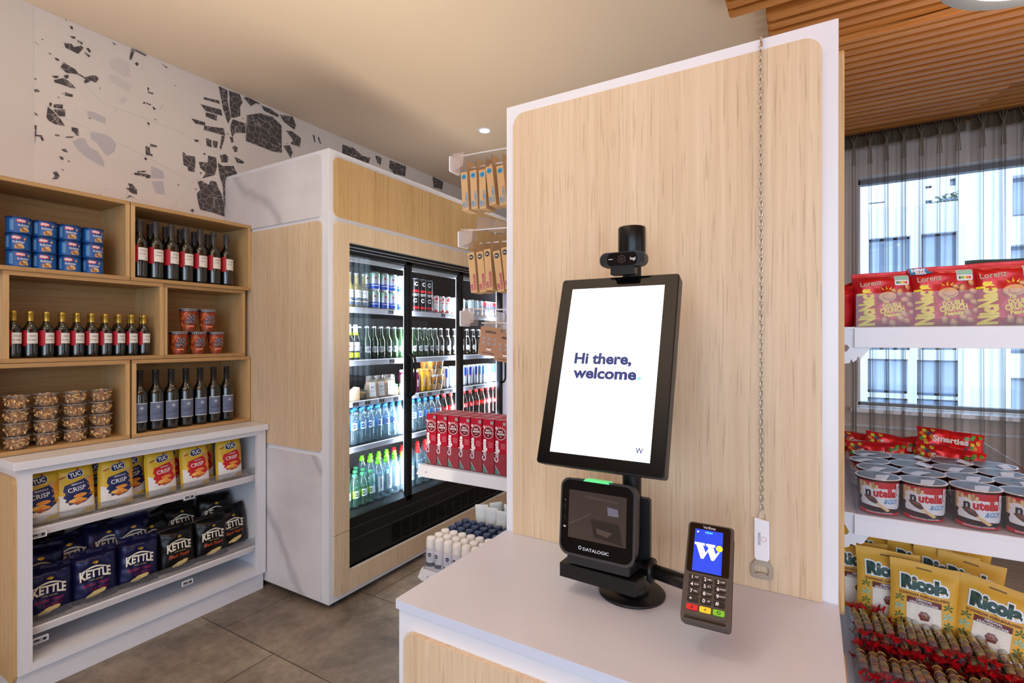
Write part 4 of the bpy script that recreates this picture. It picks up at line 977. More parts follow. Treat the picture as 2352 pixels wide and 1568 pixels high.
def mk_tuc(col_, word, seed):
    def f():
        w, h, t = .138, .225, .062; root = empty('crisp_bag'); F = bagf(w, h, t, seed, bottom=1, neck=.12, wr=.003, top=.07)
        b = bagmesh(F, w, h, BY); b.build('bag_body', root)
        l = MB(); L = .014
        l.poly([(-.062, .10), (-.03, .085), (.02, .062), (.062, .075), (.062, .005), (-.062, .005)], BW_, on(F, .0008), L)
        l.poly([(.0, .006), (.062, .006), (.062, .030), (.03, .026)], BY, on(F, .0012), L)
        l.poly([(.03, .16), (.062, .165), (.062, .11), (.045, .115)], M('bag_amber', (232, 160, 50), .5), on(F, .0012), L)
        l.poly([(-.038, .135), (-.015, .142), (.03, .155), (.045, .135), (.05, .09), (.056, .075), (.03, .055), (.0, .046), (-.012, .052), (-.026, .05), (-.028, .06), (-.04, .066), (-.034, .075), (-.045, .085), (-.036, .1), (-.044, .112)], col_, on(F, .0014), L)
        for x, y, a, s_, mt in ((.012, .086, .1, .024, CHO), (-.004, .068, .15, .026, CHY), (.014, .066, -.1, .022, CHO), (.002, .056, .0, .018, CHD), (.05, .11, .6, .012, CHO), (-.045, .17, .4, .012, CHD), (.052, .085, .3, .010, CHD)):
            pts = [(x+s_*math.cos(q)*math.cos(a)-s_*.34*math.sin(q)*math.sin(a), y+s_*math.cos(q)*math.sin(a)+s_*.34*math.sin(q)*math.cos(a)) for q in [2*PI*j/12 for j in range(12)]]
            l.poly(pts, mt, on(F, .0018+.0001*(x > 0)), L)
        for e, mt, g in ((.0018, M('logo_rim', (210, 214, 226), .4), 1.12), (.0023, M('logo_navy', (22, 34, 78), .35), 1)):
            pts = [(a*g, b_*g) for a, b_ in rrect(-.026, .026, -.0145, .0145, .011, 4)]
            ca, sa = math.cos(.2), math.sin(.2); l.poly([(-.002+a*ca-b_*sa, .178+a*sa+b_*ca) for a, b_ in pts], mt, on(F, e), L)
        l.text('TUC', .025, WHITEP, on(F, .0029), x=-.002, y=.178, rot=.2, bold=.04, L=L, fitw=.040)
        l.poly([(.002, .197), (.006, .204), (.010, .200), (.013, .205), (.012, .196)], CRED, on(F, .0025), L)
        l.text(word, .0095, WHITEP, on(F, .0026), x=.006, y=.137, rot=.13, bold=.005, L=L); l.text('CRISP', .026, WHITEP, on(F, .0026), x=.002, y=.115, rot=.13, bold=.012, L=L, fitw=.062)
        l.text('EXTRA KNUSPRIG', .006, M('logo_navy'), on(F, .0016), x=-.035, y=.026, L=L); l.ring(.038, .158, .006, .0085, M('seal_blue', (150, 165, 190), .5), on(F, .002), 16)
        l.build('bag_print', root); return root
    return f
tucb = Kind(mk_tuc(BN, 'MEERSALZ', 2), 'crisp bag', 'yellow snack bags on the upper crisp shelf'); tucr = Kind(mk_tuc(BR, 'PAPRIKA', 5), 'crisp bag', 'yellow snack bags on the upper crisp shelf')
tb = [(.808, tucb, 'navy', 'cut by the cabinet edge'), (.935, tucb, 'navy', 'the middle navy one'), (1.083, tucb, 'navy', 'the right navy one'), (1.275, tucr, 'red', 'the left red one'), (1.435, tucr, 'red', 'the middle red one'), (1.613, tucr, 'red', 'the right red one, leaning')]
for k, (y, kd, cn, wh) in enumerate(tb):
    kd.put((XC-.095, y, zA+.001), 'yellow snack bag with %s splash, front row, %s' % (cn, wh), tilt=(-.10, random.Random(k).uniform(-.03, .03), PI/2+random.Random(k+3).uniform(-.12, .05)))
for k, y in enumerate([.87, 1.02, 1.17, 1.34, 1.50]):
    (tucb if k < 3 else tucr).put((XC-.17, y, zA+.001), 'yellow snack bag in the second row on the upper crisp shelf, %s' % nth(k, 5), tilt=(-.06, 0, PI/2))
KB = M('foil_navy', (20, 22, 66), .30, .35); KK = M('foil_black', (16, 15, 16), .30, .35); KW = M('logo_cream', (226, 222, 206), .45)
KM = M('script_magenta', (150, 14, 84), .45); KO = M('script_orange', (214, 84, 38), .45); KC = M('crisp_photo', (206, 184, 120), .6); KG = M('leaf_gold', (206, 164, 50), .3, .7)
def mk_kettle(body, script, l1, l2, seed, colr):
    def f():
        w, h, t = .185, .235, .085; root = empty('crisp_bag'); F = bagf(w, h, t, seed, neck=.10, wr=.011, top=.10, full=2.2)
        bagmesh(F, w, h, body, 22, 26).build('bag_body', root)
        l = MB(); L = .012; arch_ = lambda a, b: (a, b*(1.25+.0*a)-(a*a)*1.4)
        l.text('KETTLE', .046, KW, on(F, .0012), y=.128, bold=.035, L=L, fitw=.122, warp=lambda a, b: (a, b*(1.05+8*abs(a)*abs(a)*9 if 0 else 1.0+5.0*abs(a)) - a*a*2.2))
        pts = [(-.058+.116*k/12, .139+.022*math.sin(PI*k/12)) for k in range(13)]
        l.poly(pts+[(a, b_-.004-.003*math.sin(PI*i/12)) for i, (a, b_) in list(enumerate(pts))[::-1]], KW, on(F, .0014), L)
        l.text('HAND COOKED', .0075, KC, on(F, .0012), y=.098, L=L)
        l.text(l1, .023, script, on(F, .0012), x=0, y=.077, rot=.06, L=L, bold=.0, fitw=.105, warp=lambda a, b: (a+b*.35, b))
        if l2: l.text(l2, .018, script, on(F, .0012), x=.012, y=.058, rot=.06, L=L, fitw=.07, warp=lambda a, b: (a+b*.35, b))
        for x, y, s_ in ((-.006, .034, .024), (.018, .040, .020), (-.024, .028, .016)):
            l.poly([(x+s_*math.cos(q)*(1+.1*math.sin(5*q)), y+s_*.5*math.sin(q)+s_*.25*math.cos(q)) for q in [2*PI*j/14 for j in range(14)]], KC, on(F, .0012+.0002*(x > 0)), L)
        for k in range(5):
            a = -.8+k*.4+PI/2; l.poly([(0, .168), (.013*math.cos(a)-.0025*math.sin(a), .166+.013*math.sin(a)+.0025*math.cos(a)), (.018*math.cos(a), .166+.018*math.sin(a)), (.013*math.cos(a)+.0025*math.sin(a), .166+.013*math.sin(a)-.0025*math.cos(a))], KG, on(F, .0014), L)
        l.build('bag_print', root); return root
    return f
kb = Kind(mk_kettle(KB, KM, 'Balsamic Vinegar', '& of Modena', 3, 'navy'), 'crisp bag', 'navy crisp bags on the lower crisp shelf')
kk = Kind(mk_kettle(KK, KO, 'Black Pepper', '', 7, 'black'), 'crisp bag', 'black crisp bags on the lower crisp shelf')
zb_ = zB+.001
front = [(.838, kb, 'navy', 'leftmost', 0, .05), (1.005, kb, 'navy', 'second from the left', .0, .0), (1.172, kb, 'navy', 'third from the left', .0, .06), (1.352, kk, 'black', 'fourth from the left', 0, .0), (1.520, kk, 'black', 'fifth from the left', 0, .02), (1.655, kk, 'black', 'rightmost', .012, -.04)]
for k, (y, kd, cn, wh, dz, rl) in enumerate(front):
    kd.put((XC-.105-(.03 if k == 5 else 0), y, zb_+dz), '%s crisp bag with cream lettering, front of lower shelf, %s' % (cn, wh), tilt=(-.14, rl, PI/2-.05+random.Random(k+30).uniform(-.08, .08)), scale=(.95, 1, .94 if k else .90))
back = [(.84, kb, 'navy', 1, .03, -.25), (.98, kb, 'navy', 2, .05, -.45), (1.10, kb, 'navy', 3, .06, -.40), (1.22, kb, 'navy', 4, .055, -.3), (1.30, kk, 'black', 5, .03, -.3), (1.44, kk, 'black', 6, .06, -.45), (1.60, kk, 'black', 7, .06, -.3)]
for k, (y, kd, cn, i_, dz, lean) in enumerate(back):
    kd.put((XC-.215, y, zb_+dz), '%s crisp bag slumped behind the front ones on lower shelf, %s' % (cn, nth(k, 7)), tilt=(lean, random.Random(k).uniform(-.12, .12), PI/2+random.Random(k+60).uniform(-.2, .2)))
for k, (y, kd, cn) in enumerate([(.9, kk, 'black'), (1.16, kk, 'black'), (1.50, kk, 'black')]):
    kd.put((XC-.30, y, zb_+.09), '%s crisp bag lying high at the very back of the lower shelf, %s' % (cn, ['left', 'middle', 'right'][k]), tilt=(-.5, [.1, -.35, -.4][k], PI/2), scale=(.9, .9, .9))
# ================================================================ goods in the cooler
GBOT = M('beer_green_glass', (16, 44, 18), .08, spec=.7, coat=.5); DBOT = M('beer_dark_glass', (12, 11, 9), .08, spec=.7, coat=.5)
SILV = M('cap_silver', (205, 208, 214), .3, .7); LIME = M('lime_print', (196, 216, 30), .45); LGREY = M('label_silver_grey', (176, 182, 196), .4)
PETW = clear('pet_clear', (222, 236, 240), 1.8, .05, (190, 215, 228), .10); PETG = clear('pet_green', (205, 232, 222), 1.8, .05, (150, 195, 185), .12)
BCAP = M('cap_blue', (30, 110, 190), .4); BCAPL = M('cap_pale_blue', (150, 196, 236), .4); GCAP = M('cap_green', (70, 160, 110), .45); LCAP = M('cap_lime', (120, 216, 40), .4); RCAP = M('cap_red', (222, 30, 34), .4)
VB = M('label_aqua', (70, 140, 215), .45); VW = M('label_pale_aqua', (214, 232, 244), .45); VN = M('label_ultramarine', (24, 60, 160), .45); VG = M('label_leaf', (130, 190, 60), .45)
def beer_prof(h, r): return [(r*.9, 0), (r, .005), (r, h*.52), (r*.93, h*.58), (r*.6, h*.68), (r*.46, h*.76), (r*.42, h*.955)]
def mk_beer(glass, h, r, kind):
    def f():
        root = empty('beer_bottle')
        MB().lathe(beer_prof(h, r), glass, 16).build('bottle_body', root)
        MB().lathe([(r*.50, h*.95), (r*.52, h*.965), (r*.44, h), (0, h)], SILV, 14).build('crown_cap', root)
        l = MB(); fn = cyl(r+.0008, 0, math.radians(-22)); W_ = M('beer_white', (218, 222, 230), .4)
        if kind == 'green':
            for a, b in ((.0165, .0195), (.0125, .0145)): l.ring(0, h*.29, a, b, W_, fn, 20)
            l.poly([(-.019, h*.29-.004), (.019, h*.29-.004), (.019, h*.29+.004), (-.019, h*.29+.004)], INK, cyl(r+.0012, 0, math.radians(-22)), .008)
            l.text('Heineken', .0075, W_, cyl(r+.0016, 0, math.radians(-22)), y=h*.29, bold=.03, fitw=.034)
            l.ring(0, h*.29+.009, 0.0, .006, LGREY, fn, 12); l.ring(0, h*.29-.009, 0.0, .006, LGREY, fn, 12)
        elif kind == 'oval':
            l.disc(0, h*.28, .016, W_, fn, 18, ry=.021, L=.008); l.ring(0, h*.28, .009, .0115, M('oval_gold', (196, 170, 90), .4), cyl(r+.0012, 0, math.radians(-22)), 16)
            wrap(l, r*.55+.001, h*.70, h*.74, -70, 30, W_)
            l.disc(-.008, h*.08, .004, M('medal_yellow', (226, 190, 60), .4), fn, 8)
        elif kind == 'lime':
            wrap(l, r+.0006, h*.22, h*.50, -75, 40, W_); wrap(l, r+.0008, h*.06, h*.21, -75, 40, LIME); wrap(l, r+.0009, h*.205, h*.25, -75, 40, INK)
            l.text('K', .022, CRED, fn, y=h*.38, bold=.04); wrap(l, r*.52+.001, h*.78, h*.95, -90, 60, W_); wrap(l, r*.58+.001, h*.70, h*.78, -90, 60, LIME)
        elif kind == 'clear':
            wrap(l, r+.0006, h*.28, h*.50, -70, 45, W_); wrap(l, r+.0006, h*.07, h*.27, -70, 45, M('crest_navy', (70, 84, 116), .5)); wrap(l, r+.0009, h*.16, h*.19, -70, 45, W_)
            l.text('Corona', .012, M('crest_navy'), cyl(r+.0012, 0, math.radians(-20)), y=h*.43, bold=.01, fitw=.03); l.disc(0, h*.20, .006, M('crest_gold', (206, 160, 80), .4), cyl(r+.0014, 0, math.radians(-22)), 8)
        l.build('label', root); return root
    return f
CLEARB = clear('bottle_flint', (236, 238, 226), 1.8, .03, (226, 200, 120), .14); AMB = M('beer_amber', (206, 140, 44), .3)
def mk_can(r, h, bands, text=None, tcol=None, star=None, deco=None, ts=.02, vert=False):
    def f():
        root = empty('drink_can'); b = MB(); n = 18
        base = bands[0][2]
        b.lathe([(r*.82, 0), (r*.97, .004), (r, .009)], SILV, n)
        zs = [(a*h if a else .009, c*h if c < 1 else h-.008, m) for a, c, m in bands]
        for a, c, m in zs: b.lathe([(r, a), (r, c)][:2], m, n)
        b.lathe([(r, h-.008), (r*.86, h-.001), (r*.86, h), (r*.8, h), (r*.78, h-.003), (0, h-.003)], SILV, n)
        b.build('can_body', root)
        l = MB(); fn = cyl(r+.0006, 0, math.radians(-25)); f2 = cyl(r+.001, 0, math.radians(-25))
        if star: l.poly([(star[0]+star[2]*(1 if k % 2 == 0 else .42)*math.sin(PI*k/5), star[1]*h+star[2]*(1 if k % 2 == 0 else .42)*math.cos(PI*k/5)) for k in range(10)], CRED, f2, .008)
        if deco: deco(l, fn, f2, h)
        if text:
            if vert: l.text(text[0], ts, tcol, plane((0, 0, 0)) if 0 else (lambda x, y: f2(-y, x)), x=text[1]*h, y=0, bold=.02, L=.006)
            else: l.text(text[0], ts, tcol, f2, y=text[1]*h, bold=.04, L=.007)
        if l.v: l.build('can_print', root)
        return root
    return f
HB = M('can_royal', (40, 84, 200), .3, .3); HS = M('can_silver', (200, 206, 222), .28, .6); HGR = M('can_green_sheen', (150, 196, 170), .3, .4)
CB_ = M('can_black', (16, 16, 18), .28, .2); CRD = M('can_bright_red', (220, 30, 36), .3); CWH = M('can_white', (232, 234, 238), .35); CICE = M('can_ice', (196, 220, 232), .35); CNV = M('can_marine', (24, 50, 130), .3)
RBB = M('can_energy_blue', (30, 70, 190), .28, .4); RBS = M('can_energy_silver', (196, 204, 220), .28, .5); RBL = M('can_energy_sky', (60, 140, 220), .3, .3)
def deco_star(l, fn, f2, h): l.disc(0, h*.66, .018, HS, fn, 16, ry=.026, L=.008)
def deco_gg(l, fn, f2, h):
    l.ring(0, h*.66, .008, .014, CWH, fn, 16, .6, 5.8); l.poly([(-.018, h*.2), (.018, h*.16), (.018, h*.3), (-.018, h*.26)], CRD, fn, .008)
def deco_berry(l, fn, f2, h):
    rg = random.Random(2)
    for k in range(9): l.disc(rg.uniform(-.025, .025), h*rg.uniform(.72, .92), .006, CRD, fn, 8, L=.008)
    for k in range(6): l.disc(rg.uniform(-.025, .025), h*rg.uniform(.06, .16), .006, CRD, fn, 8, L=.008)
def deco_bull(l, fn, f2, h):
    l.poly([(-.012, h*.52), (.012, h*.52), (.012, h*.93), (-.012, h*.93)], RBB, fn, .008); l.disc(.002, h*.5, .006, M('bull_magenta', (206, 40, 130), .4), f2, 8)
def deco_bull2(l, fn, f2, h):
    l.poly([(-.014, h*.5), (.014, h*.5), (.014, h*.95), (-.014, h*.95)], RBL, fn, .008); l.disc(.002, h*.5, .006, M('bull_red', (214, 50, 60), .4), f2, 8)
def petprof(h, r): return [(r*.6, 0), (r*.92, .004), (r, .014), (r*.97, h*.16), (r, h*.18), (r*.96, h*.28), (r, h*.30), (r*.97, h*.5), (r, h*.52), (r, h*.66), (r*.9, h*.74), (r*.6, h*.83), (r*.40, h*.88), (r*.38, h*.92)]
def mk_pet(h, r, mat, cap, lab1, lab2, txt, tcol, z0, z1, sport=False, vert=False, fill=None):
    def f():
        root = empty('water_bottle' if not fill else 'cola_bottle')
        MB().lathe(petprof(h, r), mat, 16).build('bottle_body', root)
        c = MB()
        if sport: c.lathe([(r*.46, h*.87), (r*.50, h*.885), (r*.50, h*.935), (r*.34, h*.95), (r*.30, h*.975), (r*.40, h*.98), (r*.38, h), (0, h)], cap, 12)
        else: c.lathe([(r*.46, h*.925), (r*.47, h*.93), (r*.47, h*.99), (r*.43, h), (0, h)], cap, 12)
        c.build('cap', root)
        l = MB(); fn = cyl(r+.0012, 0, math.radians(-24))
        if vert:
            wrap(l, r+.0006, z0, z1, -50, 20, lab1); l.text(txt, .016, tcol, lambda x, y: fn(-y+.006, x), x=(z0+z1)/2, y=0, bold=.03)
        else:
            wrap(l, r+.0006, z0, z1, -110, -40, lab1); wrap(l, r+.0006, z0, z1, -40, 60, lab2); l.disc(.0, (z0+z1)/2, .010, tcol, fn, 12, ry=.013, L=.008); l.text(txt, .011, CWH, cyl(r+.0018, 0, math.radians(-24)), y=(z0+z1)/2, bold=.03, rot=.3)
        l.build('label', root); return root
    return f
COLA = M('cola_dark', (22, 10, 8), .07, spec=.7, coat=.6)
def mk_cola():
    root = empty('cola_bottle'); h, r = .215, .030
    MB().lathe([(r*.7, 0), (r*.95, .006), (r, .02), (r*.88, h*.24), (r*.92, h*.33), (r, h*.5), (r*.96, h*.62), (r*.75, h*.74), (r*.46, h*.86), (r*.38, h*.92)], COLA, 18).build('bottle_body', root)
    MB().lathe([(r*.46, h*.92), (r*.47, h*.93), (r*.47, h*.99), (r*.43, h), (0, h)], RCAP, 12).build('cap', root)
    l = MB(); wrap(l, r+.0008, h*.44, h*.60, -100, 70, RCAP, 10); l.text('Coca-Cola', .0135, CWH, cyl(r+.0016, 0, math.radians(-24)), y=h*.53, bold=.02, rot=.05, fitw=.042, warp=lambda a, b: (a+b*.3, b)); l.poly([(-.012, h*.46), (.012, h*.46), (.012, h*.475), (-.012, h*.475)], CWH, cyl(r+.0016, 0, math.radians(-24)), .01)
    l.build('label', root); return root
XR_ = XP-.045
def yat(u, X=XR_): return P(u, 800, X=X).y
def rows(kind, si, us, nrows, desc, pitch=.068, dz=0, lead='', rot=PI/2, X=None, seed=0, rown=None):
    rg = random.Random(seed+si*10)
    ysx = [u if u < 10 else yat(u) for u in us]
    for j in range(nrows):
        for k, y in enumerate(ysx):
            where = (', '+nth(k, len(us))) if len(us) > 1 else ''
            kind.put(((X or XR_)-j*pitch, y+(j*.004), SZ[si]+.001+dz), '%s, %s%s%s' % (desc, lead, (rown or ROWN)[j], where), rotz=rot+rg.uniform(-.25, .25))
def span(u0, u1, n): a, b = yat(u0), yat(u1); return [a+(b-a)*k/(n-1) for k in range(n)] if n > 1 else [a]
# can shelf
rows(Kind(mk_beer(CLEARB, .205, .0275, 'clear'), 'beer bottle', 'clear beer bottles on the top cooler shelf'), 4, span(801, 835, 3)[:3], 2, 'clear beer bottle with amber beer, top cooler shelf')
hk = Kind(mk_can(.033, .112, [(0, .36, HB), (.36, .62, HS), (.62, 1, HGR)], ('Heineken', .27), CWH, (0, .68, .010), deco_star, .013), 'drink can', 'blue star-marked beer cans')
rows(hk, 4, span(860, 920, 4), 2, 'blue-and-silver starred beer can, lower layer', seed=3, rot=PI/2)
rows(hk, 4, span(860, 920, 4), 2, 'blue-and-silver starred beer can, upper layer', dz=.1125, seed=5)
bk = Kind(mk_can(.030, .112, [(0, .16, CB_), (.16, .30, CRD), (.30, 1, CB_)], None, None, None, deco_gg), 'drink can', 'black cans with a red band')
rows(bk, 4, span(936, 984, 4), 2, 'black can with red band, lower layer', seed=2); rows(bk, 4, span(936, 984, 4), 2, 'black can with red band, upper layer', dz=.1125, seed=4)
rows(Kind(mk_can(.030, .122, [(0, .2, CWH), (.2, .72, CWH), (.72, 1, CWH)], ('BACARDI', .60), CRD, None, deco_berry, .010), 'drink can', 'white cans with red berries'), 4, span(998, 1040, 4), 2, 'white can printed with red berries')
rows(Kind(mk_can(.028, .122, [(0, .5, CWH), (.5, 1, CWH)], ('SELTZER', .60), HGR, None, None, .010), 'drink can', 'plain white cans by the door post'), 4, span(1051, 1060, 2), 2, 'plain white slim can by the second door post', seed=1)
rows(Kind(mk_can(.028, .122, [(0, .55, CICE), (.55, 1, CICE)], ('ICE', .3), CNV, None, None, .02), 'drink can', 'ice blue cans'), 4, span(1080, 1101, 3), 2, 'ice-blue slim can behind the third door')
rows(Kind(mk_can(.029, .122, [(0, .25, CWH), (.25, .45, CNV), (.45, .7, CNV), (.7, 1, CRD)], ('M', .35), CWH, None, None, .03), 'drink can', 'red and blue cans'), 4, span(1113, 1151, 6), 2, 'red-topped blue can behind the third door')
# beer shelf
rows(Kind(mk_beer(DBOT, .205, .0275, 'lime'), 'beer bottle', 'lime-labelled beer bottles'), 3, span(801, 816, 2), 2, 'beer bottle with white and lime label, beer shelf')
rows(Kind(mk_beer(GBOT, .190, .0265, 'plain'), 'beer bottle', 'plain green bottles'), 3, [yat(829)], 2, 'plain green bottle right of the lime-labelled ones') if 0 else None
gk = Kind(mk_beer(GBOT, .197, .0275, 'green'), 'beer bottle', 'green beer bottles on the beer shelf')
rows(gk, 3, span(842, 1000, 12), 3, 'green beer bottle with round silver print')
rows(Kind(mk_beer(DBOT, .197, .0275, 'oval'), 'beer bottle', 'dark beer bottles on the beer shelf'), 3, span(1012, 1112, 8), 2, 'dark beer bottle with white oval label')
# food shelf
WR = clear('film_wrap', (245, 245, 245), 2.0, .12, (228, 220, 210), .25); BRD = M('bread', (214, 176, 138), .7); KRAFT = M('kraft_paper', (206, 170, 140), .7); PAP = M('paper_label', (232, 232, 236), .5); HAM = M('filling', (214, 140, 110), .6)
def mk_sand():
    root = empty('sandwich_pack'); w, h, d = .07, .105, .055
    b = MB(); b.prism([(-.035, 0), (.035, 0), (-.03, h*.86)], lambda a, b_, c: (c, a, b_), -w/2, w/2, BRD); b.build('sandwich', root)
    b = MB(); b.prism([(-.038, 0), (.037, 0), (.028, .02), (-.028, h)], lambda a, b_, c: (c, a, b_), -w/2-.002, w/2+.002, WR); b.grid(lambda u, v: ((u-.5)*w*1.1, -.028+.012*math.sin(u*9)*v, h+v*.022-abs(u-.5)*.01), 8, 2, WR); b.build('film', root)
    l = MB(); l.add([(-.02, -.040, .008), (.026, -.040, .008), (.022, -.034, .088), (-.018, -.034, .088)], [(0, 1, 2, 3)], PAP)
    l.text('BBQ', .012, GREYI, plane((.002, -.0385, .06)), bold=.02); l.text('SANDWICH', .006, GREYI, plane((.002, -.040, .04)), bold=.02)
    l.build('paper_label', root); return root
sk = Kind(mk_sand, 'sandwich', 'wrapped sandwiches on the food shelf')
for k, y in enumerate([yat(852), yat(871), yat(893)]): sk.put((XR_-.01, y, SZ[2]+.001), 'film-wrapped sandwich with white paper label, food shelf, %s' % nth(k, 3), rotz=PI/2+(-.35, -.25, -.3)[k], scale=(.95, 1, 1.08))
sk.put((XR_-.02, yat(935), SZ[2]+.001), 'film-wrapped sandwich with label beside the door post, right of the small jars', rotz=PI/2-.5)
wd_ = MB(); wd_.prism([(-.045, 0), (.05, 0), (-.045, .075)], lambda a, b_, c: (c, a, b_), -.04, .04, KRAFT); o = wd_.build('sandwich_box', loc=(XR_-.005, yat(804), SZ[2]+.001), rotz=PI-.3); tag(o, 'brown kraft sandwich wedge at the left end of the food shelf', 'sandwich')
pb = thing('pasta_salad', 'clear box of pasta salad on the food shelf beside the kraft wedge', 'salad box', (XR_-.01, yat(828), SZ[2]+.001), rotz=PI/2-.1)
bb = MB(); bb.lathe([(.036, 0), (.048, .05), (.050, .052)], clear('salad_box', (240, 240, 240), 1.5, .05, (230, 230, 230), .12), 4, smooth=False, T=Matrix.Rotation(PI/4, 4, 'Z')); bb.box(-.036, .036, -.036, .036, .052, .054, clear('salad_box')); bb.build('box', pb)
pn = MB(); rg = random.Random(6)
for k in range(46):
    T_ = Matrix.Translation((rg.uniform(-.024, .024), rg.uniform(-.024, .024), rg.uniform(.006, .042))) @ Matrix.Rotation(rg.uniform(0, 6), 4, 'X') @ Matrix.Rotation(rg.uniform(0, 6), 4, 'Z')
    pn.bar((0, 0, -.009), (0, 0, .009), .0035, M('pasta', (232, 204, 120), .5), 6, T=T_)
o = pn.build('pasta', pb); o['kind'] = 'stuff'
def mk_jar():
    root = empty('juice_shot'); MB().lathe([(.014, 0), (.015, .003), (.015, .045), (.010, .052), (.010, .056)], M('ginger_juice', (214, 204, 130), .2, coat=.5), 14).build('bottle_body', root)
    MB().lathe([(.0125, .055), (.0125, .066), (0, .067)], GCAP, 12).build('cap', root); l = MB(); wrap(l, .0156, .012, .038, -70, 40, PAP); l.build('label', root); return root
rows(Kind(mk_jar, 'juice shot', 'small green-capped juice shots'), 2, span(909, 921, 2), 2, 'tiny green-capped juice bottle, food shelf')
def mk_juice(m):
    def f():
        root = empty('juice_bottle'); MB().lathe([(.024, 0), (.027, .006), (.027, .105), (.019, .128), (.016, .136)], m, 16).build('bottle_body', root)
        MB().lathe([(.018, .134), (.018, .150), (0, .151)], PAP if m.name != 'juice_orange' else M('cap_orange', (226, 150, 60), .4), 14).build('cap', root)
        l = MB(); l.text('smoothie', .012, CWH, lambda x, y: cyl(.0276, 0, math.radians(-24))(-y, x), x=.06, bold=.03); l.build('label', root); return root
    return f
rows(Kind(mk_juice(M('juice_purple', (92, 24, 60), .2, coat=.4)), 'juice bottle', 'purple juice bottles'), 2, span(940, 955, 2), 2, 'purple smoothie bottle, food shelf')
rows(Kind(mk_juice(M('juice_orange', (240, 176, 50), .2, coat=.4)), 'juice bottle', 'orange juice bottles'), 2, span(968, 981, 2), 2, 'orange smoothie bottle, food shelf')
CCR = M('coffee_cream', (222, 184, 140), .4); CCO = M('coffee_orange', (232, 150, 70), .4); CCG = M('coffee_green', (40, 90, 70), .4)
def mk_coffee():
    root = empty('iced_coffee_cup'); h = .095
    b = MB(); b.lathe([(.026, 0), (.031, h*.45)], CCR, 18).lathe([(.031, h*.45), (.036, h)], CCO, 18); b.build('cup_body', root)
    MB().lathe([(.037, h-.004), (.039, h), (.039, h+.008), (.036, h+.010), (0, h+.010)], WHITEP, 18).build('lid', root)
    l = MB(); fn = cone(.026, .036, h, .0008, math.radians(-24)); l.disc(0, .055, .016, CCG, fn, 14, L=.008); l.disc(0, .057, .009, CWH, cone(.026, .036, h, .0014, math.radians(-24)), 12); l.build('cup_print', root); return root
ck = Kind(mk_coffee, 'coffee cup', 'iced coffee cups on the food shelf')
rows(ck, 2, span(993, 1007, 2), 2, 'orange iced coffee cup with white lid, lower layer'); rows(ck, 2, span(992, 1007, 2), 2, 'orange iced coffee cup with white lid, upper layer', dz=.106)
rows(Kind(mk_can(.0265, .150, [(0, .08, CNV), (.08, .9, RBS), (.9, 1, RBS)], None, None, None, deco_bull), 'drink can', 'silver energy drink cans'), 2, span(1022, 1090, 6), 2, 'slim silver energy drink can with blue panel')
rows(Kind(mk_can(.0265, .150, [(0, .5, RBS), (.5, 1, RBS)], None, None, None, deco_bull2), 'drink can', 'sky blue energy drink cans'), 2, span(1098, 1134, 5), 2, 'slim sky-blue energy drink can behind the third door')
rows(Kind(mk_pet(.19, .028, PETW, WHITEP, CWH, CWH, 'O', LGREY, .04, .12), 'water bottle', 'clear white-labelled bottles'), 2, span(1143, 1156, 2), 1, 'clear bottle with white label at the right end of the food shelf')
# water shelf
wk = Kind(mk_pet(.205, .0295, PETW, BCAP, VB, VW, 'VIO', VN, .088, .130), 'water bottle', 'blue-capped water bottles')
rows(wk, 1, span(790, 1004, 14), 5, 'blue-capped clear water bottle', pitch=.064)
rows(Kind(mk_cola, 'cola bottle', 'red-capped cola bottles'), 1, span(1019, 1156, 11), 3, 'red-capped cola bottle with red label', pitch=.066)
# base deck
rows(Kind(mk_pet(.190, .029, PETG, GCAP, VG, VW, 'VIO', M('label_olive', (60, 110, 40), .45), .055, .098), 'water bottle', 'green-capped small water bottles'), 0, span(795, 850, 4), 3, 'green-capped small water bottle, cooler floor')
rows(Kind(mk_pet(.245, .033, PETW, LCAP, CICE, CICE, 'ACTIVE', VN, .05, .145, True, True), 'water bottle', 'lime-capped sport bottles'), 0, span(868, 924, 4), 3, 'lime-capped sport water bottle, cooler floor', pitch=.075)
rows(Kind(mk_pet(.245, .033, PETW, RCAP, CICE, CICE, 'ACTIVE', VN, .05, .145, True, True), 'water bottle', 'red-capped sport bottles'), 0, span(941, 1010, 5), 3, 'red-capped sport water bottle, cooler floor', pitch=.075)
rows(wk, 0, span(1024, 1100, 6), 2, 'blue-capped water bottle on the cooler floor') if 0 else None
# ================================================================ goods rack behind the tower
YG = 1.45
rk = thing('goods_rack', 'white metal display rack standing behind the tall panel', 'rack', (-.8, YG, 0))
g = MB(); g.box(-.03, .0, .0, .03, 0, 2.03, WHITE).box(.80, .83, .0, .03, 0, 2.03, WHITE).box(-.03, 0, .77, .8, 0, 2.03, WHITE).box(.80, .83, .77, .8, 0, 2.03, WHITE)
g.build('uprights', rk)
MB().box(-.03, -.002, .0302, .7698, .05, 2.0, WHITE).build('side_plate', rk)
MB().box(.802, .83, .0302, .7698, .05, 2.0, WHITE).build('side_plate', rk)
MB().box(-.02, .82, .0, .8, 0, .05, WHITE).build('foot', rk)
